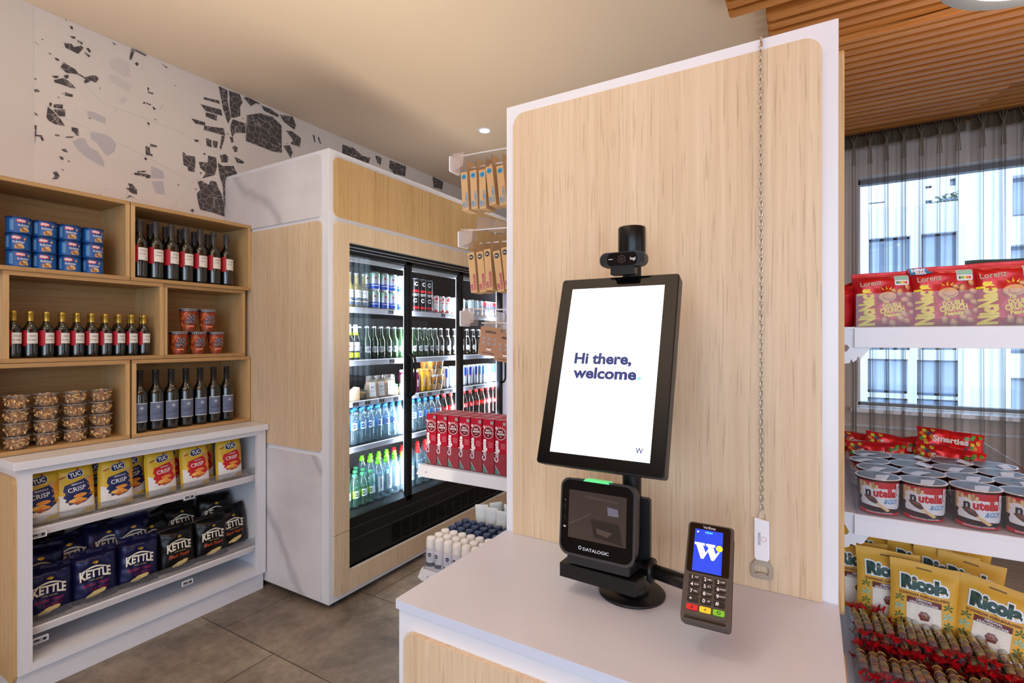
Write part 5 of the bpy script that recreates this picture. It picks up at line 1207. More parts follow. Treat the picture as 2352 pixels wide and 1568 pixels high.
# left side shelves ------------------------------------------------
def left_shelf(x0, x1, z, label):
    root = thing('rack_shelf', label, 'shelf', (x0, YG, z))
    W_ = x1-x0
    MB().box(0, W_, .006, .74, -.004, 0, WHITE).build('board', root)
    b = MB(); b.prism([(-.018, -.038), (.006, -.002), (W_, -.002), (W_, -.075), (W_-.022, -.058), (W_-.05, -.044), (.0, -.046)], sx, -.006, 0, WHITE)
    b.build('side_bracket', root, bev=.001)
    MB().prism([(-.022, -.040), (-.016, -.040), (.004, .0), (-.002, .0)], sx, 0, .74, WHITE).build('front_lip', root)
    MB().lathe([(.0, 0), (.0022, 0), (.0022, .002), (0, .002)], GREYI, 10, T=Matrix.Translation((.03, -.0065, -.026)) @ Matrix.Rotation(PI/2, 4, 'X')).build('screw', root)
    t = MB(); h = .075
    t.box(.004, W_-.012, .000, .003, 0, h, ACRYL).box(.004, .007, .003, .70, 0, h, ACRYL).box(.004, W_-.012, .70, .703, 0, h, ACRYL)
    t.build('acrylic_tray', root)
    return root
left_shelf(-1.252, -.83, .956, 'white bracket shelf carrying the red toothpaste cartons')
left_shelf(-1.245, -.83, .572, 'white bracket shelf carrying the white roll-on deodorants')
# toothpaste cartons
TRED = M('carton_red', (172, 10, 44), .3); TDK = M('carton_dark_red', (112, 10, 30), .3); TGR = M('carton_teal', (70, 150, 130), .35); WT = M('print_white', (238, 238, 242), .4); SILP = M('print_silver', (178, 180, 186), .3, .5)
def mk_tooth():
    w, d, h = .0455, .042, .186; root = empty('toothpaste_carton')
    MB().box(-w/2, w/2, 0, d, 0, h, TRED).build('carton', root, bev=.0006)
    l = MB(); f1 = plane((0, -.0004, 0)); f2 = plane((0, -.0008, 0)); f3 = plane((0, -.0012, 0))
    l.disc(0, .141, .019, TDK, f1, 28); l.ring(0, .141, .0188, .0202, WT, f2, 30)
    l.text('MAX', .008, WT, f2, y=.149, bold=.03, space=1.1); l.text('WHITE', .0095, WT, f2, y=.140, bold=.03, fitw=.030); l.text('ONE', .004, WT, f2, y=.131, bold=.02)
    for k in range(6): a = .6+k*.32; l.disc(.0215*1.1*math.cos(a), .141+.0235*math.sin(a), .0016, WT, f2, 8)
    l.disc(-.017, .160, .005, M('sparkle', (230, 190, 205), .4), f1, 8); l.poly([(.009, .170), (.021, .170), (.021, .181), (.009, .181)], SILP, f2)
    l.text('Colgate', .0215, WT, plane((0, -.0008, 0), (0, 0, 1), (-1, 0, 0)), x=.081, y=.0145, bold=.04, fitw=.074)
    for k in range(4): l.poly([(.0, .106-k*.005), (.018, .106-k*.005), (.018, .108-k*.005), (.0, .108-k*.005)], M('carton_fine_print', (214, 120, 140), .4), f1)
    l.poly([(-w/2+.001, .003), (-w/2+.018, .003), (-w/2+.001, .03)], TGR, f1); l.poly([(-w/2+.001, .031), (-w/2+.019, .003), (-w/2+.021, .003), (-w/2+.001, .034)], WT, f2)
    l.poly([(-w/2, 0), (w/2, 0), (w/2, .002), (-w/2, .002)], TDK, f1)
    l.build('print', root)
    t = MB(); t.poly([(-w/2+.002, .004), (w/2-.002, .004), (w/2-.002, .03), (-w/2+.002, .03)], M('flap_print', (170, 120, 128), .4), lambda a, b: Vector((a, b, h+.0005))); t.build('top_flap', root); return root
tk = Kind(mk_tooth, 'toothpaste', 'red toothpaste cartons on the rack shelf')
x0 = P(979, 1000, Y=YG+.004).x
for j in range(3):
    for k in range(8 if j == 0 else 8): tk.put((x0+.0235+k*.0502, YG+.0045+j*.045, .9572), 'red toothpaste carton standing on the rack shelf, %s, %s' % (ROWN[j], nth(k, 8)))
# roll-on deodorants
DB_ = M('deodorant_white', (236, 236, 240), .35); DNV = M('deodorant_navy', (34, 50, 88), .4); DCAPW = M('deodorant_cap_white', (228, 226, 226), .4); DDK = M('deodorant_grey', (92, 96, 100), .4)
def mk_deo(capm):
    def f():
        root = empty('deodorant'); h = .108; r = .0185
        MB().lathe([(r*.9, 0), (r, .003), (r, .062), (r*.93, .068)], DB_, 22).build('bottle_body', root)
        MB().lathe([(r*.96, .066), (r*.98, .070), (r*.93, .100), (r*.80, .107), (r*.5, h), (0, h)], capm, 22).build('cap', root)
        l = MB(); wrap(l, r+.0005, .004, .018, -60, 60, DDK); l.disc(.0, .047, .0075, DNV, cyl(r+.0008), 16, L=.006); l.text('NIVEA', .0048, WT, cyl(r+.0014), y=.047, bold=.03)
        l.text('black&white', .0035, DDK, cyl(r+.0010), y=.034); l.build('label', root); return root
    return f
dw = Kind(mk_deo(DCAPW), 'deodorant', 'white-capped roll-on deodorants'); dn = Kind(mk_deo(DNV), 'deodorant', 'navy-capped roll-on deodorants')
xd = P(991, 1270, Y=YG+.03).x
for j in range(6):
    kd = dw if j < 3 else dn
    for k in range(8):
        kd.put((xd+k*.0405+(j % 2)*.003, YG+.028+j*.0425, .5725), '%s-capped roll-on deodorant, %s of its colour, %s' % ('white' if j < 3 else 'navy', ROWN[j % 3], nth(k, 8)), rotz=random.Random(j*9+k).uniform(-.3, .3)+.15)
# cream tubes standing on their caps
TBW = M('tube_white', (230, 234, 236), .4); TBG = M('tube_green', (92, 150, 60), .45)
def mk_tubec():
    root = empty('cream_tube'); h = .135; b = MB(); n = 18; vs = []; fs = []
    lv_ = [(.0, .021, .021), (.03, .023, .0215), (.08, .0255, .014), (.118, .028, .003), (h, .0285, .001)]
    for z, a, c in lv_: vs += [(a*math.cos(2*PI*k/n), c*math.sin(2*PI*k/n), z+.018) for k in range(n)]
    fs = [(i*n+k, i*n+(k+1) % n, (i+1)*n+(k+1) % n, (i+1)*n+k) for i in range(4) for k in range(n)]+[list(range(4*n, 5*n))]
    b.add(vs, fs, TBW, True); b.build('tube_body', root)
    MB().lathe([(.021, 0), (.022, .018), (0, .018)], DNV, 18).build('cap', root)
    l = MB(); f1 = lambda x, z: Vector((x, -(.0215-.0195*max(0, min(1, (z-.045)/.09))**.9)*math.sqrt(max(0, 1-(x/.028)**2))-.0012, z))
    l.poly([(-.016, .072), (.020, .072), (.020, .082), (-.016, .082)], TBG, f1, .006); l.text('NATURALS', .006, WT, lambda x, z: f1(x, z)+Vector((0, -.0006, 0)), x=.002, y=.077, bold=.02)
    l.poly([(-.006, .125), (.006, .125), (.006, .127), (-.006, .127)], DNV, f1, .006); l.text('care', .011, M('tube_blue_print', (120, 150, 190), .4), f1, x=.0, y=.098); l.build('label', root); return root
tbk = Kind(mk_tubec, 'cream tube', 'white cream tubes standing at the back of the deodorant shelf')
for k, (x, y, r_) in enumerate([(-1.20, .325, .5), (-1.145, .315, .2), (-1.085, .30, .05), (-1.02, .305, -.2), (-.955, .30, -.4), (-1.165, .38, .9), (-1.10, .375, -.3), (-1.03, .38, .3), (-.96, .37, -.1)]):
    tbk.put((x+.008, YG+y-.01, .5725), 'white cream tube with green stripe, %s' % (('front row behind the navy caps, '+nth(k, 5)) if k < 5 else ('back row by the rack wall, '+nth(k-5, 4))), rotz=r_)
# hooks with hanging boxes
HOOKM = M('hook_white', (222, 222, 230), .35); KR = M('kraft_card', (196, 160, 116), .6); KRD = M('kraft_card_inside', (180, 140, 92), .6); PCY = M('print_cyan', (70, 150, 200), .5); PMG = M('print_magenta', (176, 62, 110), .5); CHAR = M('print_charcoal', (52, 54, 58), .5)
HOLD = clear('ticket_holder', (245, 240, 238), 1.4, .06, (226, 214, 208), .3)
def hook(x1, z, y, label, drop=.0):
    root = thing('display_hook', label, 'hook', (-.83, y, z)); Lh = x1+.83
    b = MB(); b.bar((0, 0, 0), (Lh, 0, .012), .0026, HOOKM, 8); b.bar((0, 0, -.045), (Lh+.05, 0, -.040), .0024, HOOKM, 8); b.build('rods', root)
    MB().rbox(-.008, .002, -.022, .022, -.06, .012, HOOKM, r=.006, axis='x').build('back_plate', root)
    t = MB(); t.rbox(Lh-.004, Lh, -.030, .030, -.052, .004, WHITEP, r=.006, axis='x', T=Matrix.Translation((-.012, -.012, 0)) @ Matrix.Rotation(0, 4, 'Z')); t.build('ticket', root)
    h_ = MB(); h_.add([(Lh, -.034, .012), (Lh+.012, .036, .012), (Lh+.010, .036, -.050), (Lh+.0, -.030, -.050)], [(0, 1, 2, 3)], HOLD); h_.add([(Lh-.01, -.034, .012), (Lh+.045, -.034, .008), (Lh+.035, -.030, -.038), (Lh-.01, -.030, -.050)], [(0, 1, 2, 3)], HOLD)
    h_.build('ticket_holder', root); return root
def mk_usb(l1, l2, ink, dot, h, tall):
    def f():
        root = empty('cable_box'); w, d = .027, .062
        b = MB(); b.box(-w/2, w/2, 0, d, -h, 0, KR); b.build('box', root, bev=.0005)
        c = MB(); c.add([(w/2-.001, .0, 0), (w/2-.001, d, 0), (w/2-.001, d-.006, .042), (w/2-.001, .008, .042)], [(0, 1, 2, 3)], KRD)
        c.add([(w/2, .0, 0), (w/2, d, 0), (w/2, d-.006, .042), (w/2, .008, .042)], [(0, 1, 2, 3)], KR); c.build('hanging_tab', root)
        l = MB(); f1 = plane((0, -.0006, 0)); f2 = plane((0, -.0010, 0)); l.disc(0, -.017, .0092, dot, f1, 20); l.text('1M' if ink is PCY else 'BLK', .006, WT if ink is PMG else INK, f2, y=-.017, bold=.03)
        fr = plane((0, -.0008, -h), (0, 0, 1), (-1, 0, 0))
        l.text(l1, .0125, ink, fr, x=.008, y=.0062, bold=.03, align='l'); l.text(l2, .0125, ink, fr, x=.008, y=-.0062, bold=.03, align='l')
        l.build('print', root); return root
    return f
u1 = Kind(mk_usb('USB', 'TO USB-C', PCY, M('dot_blue', (40, 140, 190), .5), .136, 0), 'cable box', 'cable boxes on the top hook')
u2 = Kind(mk_usb('USB', 'CHARGER', PMG, CHAR, .142, 0), 'cable box', 'charger boxes on the second hook')
hz1, hz2, hz3 = P(1165, 345, Y=YG+.05).z, P(1165, 527, Y=YG+.05).z, P(1165, 714, Y=YG+.05).z
hook(P(1052, 380, Y=YG+.03).x, hz1, YG+.04, 'top white display hook carrying the brown cable boxes')
hook(P(1072, 550, Y=YG+.03).x, hz2, YG+.04, 'second white display hook carrying the brown charger boxes')
hook(P(1076, 735, Y=YG+.03).x, hz3, YG+.04, 'third white display hook carrying the square brown cartons')
for k, (u, v) in enumerate([(1062, 396), (1083, 392), (1104, 390), (1119, 382), (1144, 381)]):
    q = P(u, v, Y=YG+.012); u1.put((q.x+.006, YG+.012, q.z), 'brown cable box with blue print on the top hook, %s' % nth(k, 5), tilt=(0, [-.06, -.05, -.02, -.12, -.10][k], .04))
for k, (u, v) in enumerate([(1078, 580), (1098, 578), (1115, 572), (1136, 576), (1155, 568)]):
    q = P(u, v, Y=YG+.012); u2.put((q.x+.006, YG+.012, q.z), 'brown charger box with pink print on the second hook, %s' % nth(k, 5), tilt=(0, [-.10, -.10, -.08, -.14, -.12][k], .04))
BRC = M('brown_carton', (168, 126, 100), .55)
def mk_sq():
    root = empty('square_carton'); w, h, d = .082, .098, .035
    MB().box(-w/2, w/2, 0, d, -h, 0, BRC).build('box', root, bev=.0006)
    l = MB(); f1 = plane((0, -.0006, 0)); l.text('GREENHOUSE', .010, CHAR, f1, y=-.016, bold=.04, fitw=.042); l.disc(0, -.009, .003, TBG, f1, 6)
    for i in range(3):
        for j in range(2): l.poly([(-.028+i*.023, -.044-j*.016), (-.019+i*.023, -.044-j*.016), (-.019+i*.023, -.035-j*.016), (-.028+i*.023, -.035-j*.016)], SILP, f1)
    l.poly([(-.008, -.079), (.010, -.079), (.010, -.074), (-.008, -.074)], WT, f1); l.text('2 EAR BUDS WIRELESS', .005, CHAR, f1, y=-.089, bold=.02); l.text('true sound', .005, CHAR, f1, y=-.066)
    l.build('print', root)
    t = MB(); t.add([(-w/2+.004, .01, 0), (w/2-.004, .01, 0), (w/2-.008, .012, .03), (-w/2+.008, .012, .03)], [(0, 1, 2, 3)], HOLD); t.build('hanging_tab', root); return root
sq = Kind(mk_sq, 'square carton', 'square brown cartons on the third hook')
for k, (u, v) in enumerate([(1128, 752), (1166, 766)]):
    q = P(u, v, Y=YG+.012); sq.put((q.x, YG+.012, q.z), 'square brown printed carton hanging from the third hook, %s one' % ('left', 'right')[k], tilt=(0, .14, .05))
clr = MB(); clr.box(-.03, .03, 0, .04, -.10, 0, clear('blister', (245, 242, 240), 1.6, .05, (214, 196, 180), .25)); 
bl = Kind(lambda: MB().rbox(-.030, .030, 0, .022, -.045, 0, clear('blister', (245, 242, 240), 1.6, .06, (214, 196, 180), .35), r=.01).build('blister_pack'), 'blister pack', 'clear blister packs between the hooks')
for k, (u, v) in enumerate([(1118, 500), (1146, 506), (1122, 702), (1142, 716)]):
    q = P(u, v, Y=YG+.08); bl.put((q.x, YG+.07+.004*k, q.z), 'clear plastic blister pack, %s, %s one' % (('below the cable boxes', 'above the square cartons')[k//2], ('left', 'right')[k % 2]), tilt=(0, .1, .3))
# ================================================================ right side shelves with acrylic trays
XA0, XA1, YA1 = .090, .470, 2.20
def right_shelf(z, label, br, zl, th, bracket=True):
    root = thing('rack_shelf', label, 'shelf', (XA0, YG, z)); W_ = XA1-XA0+.04
    MB().box(-.0598, W_, .004, YA1-YG, -.006, 0, WHITE).build('board', root)
    l = MB(); l.prism([(-.002, -.049), (.0, -.014), (.0, -.002), (.004, .0), (.006, 0), (.006, -.049)], lambda a, b, c: (c, a, b), -.003, W_, WHITE); l.build('front_lip', root, bev=.0006)
    if bracket:
        pts = [tuple((P(u, v, Y=YG).x-XA0, P(u, v, Y=YG).z-z)) for u, v in br]
        MB().prism(pts, sx, .007, .010, WHITE).build('toothed_bracket', root)
    t = MB(); h = th; D_ = YA1-YG
    t.box(0, W_-.035, .001, .004, 0, h, ACRYL).build('tray_front', root)
    t = MB(); t.box(0, .003, .004, D_, 0, h, ACRYL); t.build('tray_side', root)
    t = MB(); t.box(W_-.038, W_-.035, .004, D_, 0, h, ACRYL)
    for k in range(60): t.box(W_-.040, W_-.038, .02+k*.012, .0215+k*.012, .002, h*.62, ACRYL)
    t.build('tray_side', root)
    t = MB(); t.box(0, W_-.035, D_, D_+.003, 0, h, ACRYL); t.build('tray_back', root)
    return root
z1, z2, z3 = 1.4485, 1.0055, .585
right_shelf(z1, 'white rack shelf with clear tray of red snack bags, right of the panel', [(1900+x/5.204, 560+y/5.204) for x, y in ((120, 1020), (350, 1020), (380, 1050), (620, 1060), (540, 1235), (480, 1290), (405, 1378), (368, 1342), (355, 1388), (312, 1415), (290, 1375), (270, 1425), (120, 1440), (120, 1300), (235, 1285), (268, 1240), (240, 1205), (120, 1215))], 0, .078)
right_shelf(z2, 'white rack shelf with clear tray of chocolate cream pots, right of the panel', [(1900+x/4.9, 980+y/4.9) for x, y in ((120, 975), (345, 1000), (600, 1040), (480, 1228), (410, 1322), (376, 1332), (330, 1310), (325, 1350), (262, 1325), (245, 1362), (120, 1372), (120, 1225), (225, 1220), (250, 1190), (185, 1080), (120, 1070))], 0, .082)
right_shelf(z3, 'white rack shelf with clear tray of fruit sweet rolls, lowest on the right', [], 0, .065, False)
# peanut bags -----------------------------------------------------
SRED = M('foil_red', (186, 18, 26), .27, .25); SYEL = M('print_yellow', (246, 222, 40), .4); NTB = M('nut_brown', (196, 130, 78), .5); NTL = M('nut_light', (230, 176, 120), .5); NTD = M('nut_shade', (150, 88, 52), .5)
NNB = M('print_sky', (30, 136, 200), .4); NGR = M('print_mint', (140, 196, 180), .45)
def onp(F, e): return lambda x, z: F(x, z, -1)+Vector((0, -e, 0))
def mk_nn():
    w, h, t = .128, .132, .042; root = empty('peanut_bag'); F = bagf(w, h, t, 11, wr=.0065, top=.09, full=2.4)
    b = bagmesh(F, w, h, SRED, 26, 28); b.build('bag_body', root)
    s_ = MB()
    for k in range(6): s_.grid(lambda u, v, k=k: onp(F, .0006)((u-.5)*w*.98, h-.0035-.0025*k-.001*v), 24, 1, M('seal_ridge', (214, 60, 62), .25, .3))
    s_.build('crimped_seal', root)
    l = MB(); L = .007
    fv = lambda e: (lambda x, y: onp(F, e)(-y, x))
    l.text("NicNac's", .040, SYEL, fv(.0016), x=.046, y=.040, bold=.06, L=L, fitw=.088, warp=lambda a, b_: (a, b_*1.05))
    l.text('Lorenz', .016, M('print_silver_green', (190, 190, 160), .4), onp(F, .0014), x=-.028, y=.103, rot=.08, L=L, bold=.01, fitw=.044)
    for k, (tx, s_, yy, fw) in enumerate((('The', .010, .056, .012), ('DOUBLE', .013, .047, .038), ('CRUNCH', .016, .036, .050), ('Peanuts', .011, .025, .034))): l.text(tx, s_, SYEL, onp(F, .0020), x=.012-(.012 if k == 0 else 0), y=yy, bold=.05, rot=.10, L=L, fitw=fw)
    rg = random.Random(5)
    for x, y, s_ in ((-.005, .012, .009), (.012, .006, .010), (.028, .016, .010), (.040, .010, .008), (.036, .026, .010), (.050, .048, .009), (.040, .060, .011), (.030, .078, .010), (.050, .072, .009), (.046, .09, .008), (.018, .082, .007), (.052, .030, .008)):
        a = rg.uniform(0, 3)
        for e, sc_, mt in ((.0012, 1.0, NTD), (.0015, .88, NTB), (.0018, .5, NTL)):
            l.poly([(x+s_*sc_*(math.cos(q)*math.cos(a)-.72*math.sin(q)*math.sin(a))-(1-sc_)*.002, y+s_*sc_*(math.cos(q)*math.sin(a)+.72*math.sin(q)*math.cos(a))+(1-sc_)*.003) for q in [2*PI*j/12 for j in range(12)]], mt, onp(F, e), L)
    l.disc(.004, .068, .019, NTD, onp(F, .0012), 20, ry=.013, L=L); l.disc(.004, .069, .0175, NTL, onp(F, .0015), 20, ry=.0115, L=L); l.disc(.006, .068, .012, NTB, onp(F, .0018), 18, ry=.0075, L=L); l.disc(.006, .069, .010, NTL, onp(F, .0021), 18, ry=.006, L=L)
    for a, b_, c in (((-.004, .086), (.0, .085), (-.009, .094)), ((.002, .086), (.005, .086), (.003, .096)), ((.008, .086), (.011, .084), (.014, .092))): l.poly([a, b_, c], SYEL, onp(F, .0016), L)
    l.poly(rrect(.020, .050, .094, .120, .003, 3), M('badge_silver', (190, 200, 204), .4), onp(F, .0014), L); l.poly(rrect(.0215, .0485, .108, .1185, .002, 2), NGR, onp(F, .0018), L); l.poly(rrect(.0215, .0485, .0955, .1065, .002, 2), WT, onp(F, .0018), L)
    for k, c in enumerate(((30, 120, 80), (120, 170, 60), (230, 200, 60), (230, 130, 50), (210, 50, 40))): l.poly([(.0235+k*.0047, .098), (.0275+k*.0047, .098), (.0275+k*.0047, .104), (.0235+k*.0047, .104)], M('score_%s' % 'green lightgreen yellow orange red'.split()[k], c, .4), onp(F, .0021), L)
    l.build('bag_print', root); return root
def mk_nn2():
    root = mk_nn(); w, h = .128, .132; F = bagf(w, h, .042, 11, wr=.0065, top=.09, full=2.4)
    l = MB(); l.poly([(-.062, .131), (-.030, .129), (-.020, .117), (-.040, .112), (-.060, .116)], NNB, onp(F, .0022), .007); l.text('NEW', .011, WT, onp(F, .0028), x=-.044, y=.125, bold=.06, L=.007); l.text('SIZE!', .009, WT, onp(F, .0028), x=-.042, y=.1175, bold=.06, L=.007)
    o = l.build('corner_flash', root); return root
nk = Kind(mk_nn, 'peanut bag', 'red peanut bags in the top right tray'); nk2 = Kind(mk_nn2, 'peanut bag', 'red peanut bags in the top right tray')
def xg(u, Y): return P(u, 700, Y=Y).x
nk.put((xg(2034, YG+.03), YG+.032, z1+.001), 'red peanut bag in the top right tray, leftmost full one', tilt=(-.10, -.035, .06), scale=(.97, 1, .98))
nk2.put((xg(2172, YG+.03), YG+.032, z1+.001), 'red peanut bag with blue corner flash in the middle of the top right tray', tilt=(-.08, -.03, .02), scale=(1.0, 1, 1.03))
nk.put((xg(2322, YG+.03), YG+.032, z1+.001), 'red peanut bag in the top right tray, cut by the right picture edge', tilt=(-.08, -.03, .0), scale=(1.0, 1, 1.05))
for k, (u, dy) in enumerate([(2060, .09), (2200, .095), (2335, .10), (2100, .16), (2260, .17)]):
    nk.put((xg(u, YG+dy), YG+dy, z1+.001), 'red peanut bag behind the front ones, %s row, %s one' % (('second', 'third')[k//3], ('left', 'middle', 'right', 'left', 'right')[k]), tilt=(-.12, (.05, -.06, .04, .03, -.05)[k], .03), scale=(.96, 1, .99))
b = MB(); F = bagf(.09, .11, .04, 4, wr=.006, top=.1); b = bagmesh(F, .09, .11, SRED, 14, 16); b.tube([(-.03, -.0, .09), (0, -.012, .094), (.03, 0, .09), (0, .012, .094)], .004, M('foil_inside', (110, 10, 30), .4), 6, closed=True)
o = b.build('peanut_bag', loc=(xg(1952, YG+.06)+.004, YG+.075, z1+.001)); o.rotation_euler = (.1, -.25, .9); tag(o, 'red peanut bag turned sideways between the oak edge and the tray', 'peanut bag')
LB = M('leaf_dark', (40, 58, 52), .5)
pk = thing('dark_packet', 'dark green packet with pointed corners behind the red peanut bags', 'packet', (xg(2290, YG+.22), YG+.22, z1+.001))
F2 = bagf(.12, .165, .03, 9, wr=.005); bagmesh(F2, .12, .165, M('foil_dark_green', (30, 44, 38), .35, .2), 14, 16).build('bag_body', pk)
# chocolate pots ---------------------------------------------------
NBR = M('pot_brown', (62, 34, 28), .35); NRD = M('pot_red', (206, 28, 34), .35); NWH = M('pot_white', (238, 236, 234), .35); STK = M('breadstick', (230, 196, 140), .5); STKD = M('breadstick_shade', (196, 156, 100), .5); NBL = M('pot_blue', (50, 140, 200), .4); CHOC = M('choc_swirl', (92, 56, 42), .35); NK = M('pot_black_ink', (30, 26, 26), .4)
FOIL = M('foil_lid', (242, 245, 252), .26, .45); bump(FOIL, noise_tex(FOIL, tex_coord(FOIL, (60, 200, 60), (0, 0, .5)), 1, 3, .6), .9, .004); FOILD = M('foil_print', (90, 60, 60), .35, .2)
def mk_pot():
    root = empty('chocolate_pot'); h = .0845; r0, r1 = .0385, .0425; n = 40
    MB().lathe([(r0-.004, 0), (r0, .003), (r0+(r1-r0)*.96, h-.004)], NBR, n).build('pot_body', root)
    b = MB(); b.lathe([(r1, h-.006), (r1+.0035, h-.005), (r1+.0038, h-.0015), (r1, h)], NBR, n); b.build('rim', root)
    f_ = MB(); f_.lathe([(r1+.0036, h-.001), (r1+.003, h+.0005), (r1-.004, h-.0006), (0, h-.001)], FOIL, n)
    f_.add([(-.010, -r1-.002, h+.0008), (.012, -r1-.001, h+.0008), (.022, -.01, h+.006), (-.004, -.012, h+.004)], [(0, 1, 2, 3)], FOIL)
    rg = random.Random(3); fl = lambda x, y: Vector((x, y, h+.0007))
    for k in range(7):
        a = rg.uniform(0, 6.28); q = rg.uniform(.005, .028); x, y = q*math.cos(a), q*math.sin(a); d = rg.uniform(0, 3)
        f_.poly([(x, y), (x+.02*math.cos(d), y+.012*math.sin(d)), (x+.022*math.cos(d+.12), y+.012*math.sin(d+.3))], (FOILD, NRD, NBR)[k % 3], fl)
    f_.build('foil_lid', root)
    l = MB(); L = .008; P0 = math.radians(4)
    def cf(e): return cone(r0, r1, h, e, P0)
    X0, X1 = -.050, .047
    l.poly([(X0, .062), (X1, .062), (X1, .0775), (X0, .0775)], NRD, cf(.0004), L)
    for k, x in enumerate((-.047, -.043, -.039, -.034, -.028, -.0215, -.0155, -.009)):
        yt = .0755 if k < 3 else (.0745, .0705, .0745, .076, .071)[k-3]
        l.poly(rrect(x-.0027, x+.0027, .040 if k < 3 else .060, yt, .0026, 4), STK if k % 2 else STKD, cf(.0008+.0001*k), L)
    l.poly([(-.042, .022), (X1, .014), (X1, .063), (-.0, .0625), (-.030, .066), (-.044, .062), (-.041, .052), (-.045, .046), (-.041, .038), (-.044, .030)], NWH, cf(.0013), L)
    l.poly([(X0, .022), (-.030, .020), (.0, .008), (.02, .006), (X1, .020), (X1, .016), (.028, .004), (-.03, .004), (X0, .010)], NBR, cf(.0016), L)
    l.poly([(X0, .012), (-.030, .009), (.0, .004), (X1, .008), (X1, .0015), (X0, .002)], NRD, cf(.0019), L)
    l.text('n', .0255, NK, cf(.0019), x=-.0262, y=.0505, bold=.045, L=L); l.text('utella', .0255, NRD, cf(.0019), x=.008, y=.0525, bold=.05, L=L, fitw=.048)
    l.text('&GO!', .0155, NBL, cf(.0019), x=.020, y=.0335, L=L, fitw=.029, bold=.01, warp=lambda a, b_: (a+b_*.25, b_))
    l.poly([(-.036, .043), (-.024, .046), (-.012, .040), (-.006, .030), (-.012, .026), (-.022, .030), (-.030, .036)], CHOC, cf(.0021), L); l.poly([(-.030, .041), (-.020, .042), (-.012, .036), (-.020, .036)], M('choc_light', (142, 96, 78), .3), cf(.0023), L)
    l.poly([(-.012, .026), (-.006, .030), (.018, .013), (.012, .009)], STK, cf(.0022), L)
    l.text('Nuss-Nugat-Creme mit Brot-Sticks', .0046, NWH, cf(.0024), x=-.004, y=.0060, bold=.02, L=L, fitw=.056)
    l.poly([(.032, .082-.006), (.042, .076), (.042, .052), (.037, .046), (.032, .052)], NRD, cf(.0022), L); l.poly([(.033, .075), (.041, .075), (.041, .0525), (.037, .048), (.033, .0525)], NWH, cf(.0026), L)
    l.text('nutella', .0048, NRD, lambda x, y: cf(.003)(-y, x), x=.064, y=-.0372, bold=.02)
    l.build('pot_print', root); return root
ptk = Kind(mk_pot, 'chocolate pot', 'chocolate cream pots in the middle tray')
fx0 = [P(u, 1150, Y=YG+.052).x for u in (2014, 2119, 2239)]; dxp = (fx0[2]-fx0[0])/2
for j in range(4):
    for k in range(5):
        x = fx0[0]+k*dxp*.99+(.010 if j % 2 else 0)+random.Random(j*5+k).uniform(-.003, .003)
        if x > XA1-.05: continue
        ptk.put((x, YG+.052+j*.091, z2+.001), 'chocolate cream pot with breadsticks, %s, %s' % (ROWN[j], nth(k, 9)), rotz=(.0 if j == 0 else random.Random(j*7+k).uniform(-1, 1)), tilt=None if j == 0 else (0, 0, random.Random(j*7+k).uniform(-1, 1)))
# sweet bags
SMR = M('foil_bright_red', (206, 20, 24), .25, .3)
def mk_smart():
    w, h, t = .155, .062, .030; root = empty('sweet_bag'); F = bagf(w, h, t, 14, wr=.010, top=.10)
    bagmesh(F, w, h, SMR, 26, 12).build('bag_body', root); l = MB(); rg = random.Random(1)
    for k in range(26): l.disc(rg.choice([-1, 1])*rg.uniform(.035, .07), rg.uniform(.008, .054), .0055, M('sweet_%s' % ('green', 'orange', 'yellow', 'purple')[k % 4], ((90, 140, 40), (230, 120, 30), (220, 190, 60), (90, 60, 90))[k % 4], .3), onp(F, .0012+.0001*(k % 5)), 9, L=.008)
    l.text('Smarties', .024, M('print_cream', (226, 206, 196), .4), onp(F, .0022), y=.030, bold=.04, L=.008, fitw=.085); l.build('bag_print', root); return root
smk = Kind(mk_smart, 'sweet bag', 'red sweet bags behind the chocolate pots')
for k, (x, y, z, tl) in enumerate([(.17, .47, .040, (-.25, -.06, -.05)), (.215, .53, .055, (-.3, .16, .1)), (.14, .60, .045, (-.4, .1, .3)), (.33, .45, .045, (-.2, .10, -.1)), (.345, .52, .085, (-.35, .09, -.04)), (.30, .60, .05, (-.3, -.2, .2))]):
    smk.put((x, YG+y-.04, z2+z), 'red crinkled sweet bag behind the chocolate pots, %s' % ('front left', 'upper left', 'rear left', 'front right with its name in view', 'topmost at the right', 'rear middle')[k], tilt=tl)
# base bags under the sweets so they rest on something
for k, (x, y) in enumerate([(.17, .50), (.33, .50), (.16, .62), (.33, .62)]):
    smk.put((x, YG+y+.01, z2+.002), 'red sweet bag lying at the bottom of the pile behind the pots, %s %s' % (('front', 'rear')[k//2], ('left', 'right')[k % 2]), tilt=(-1.0, 0, (.1, -.1, .3, -.2)[k]))
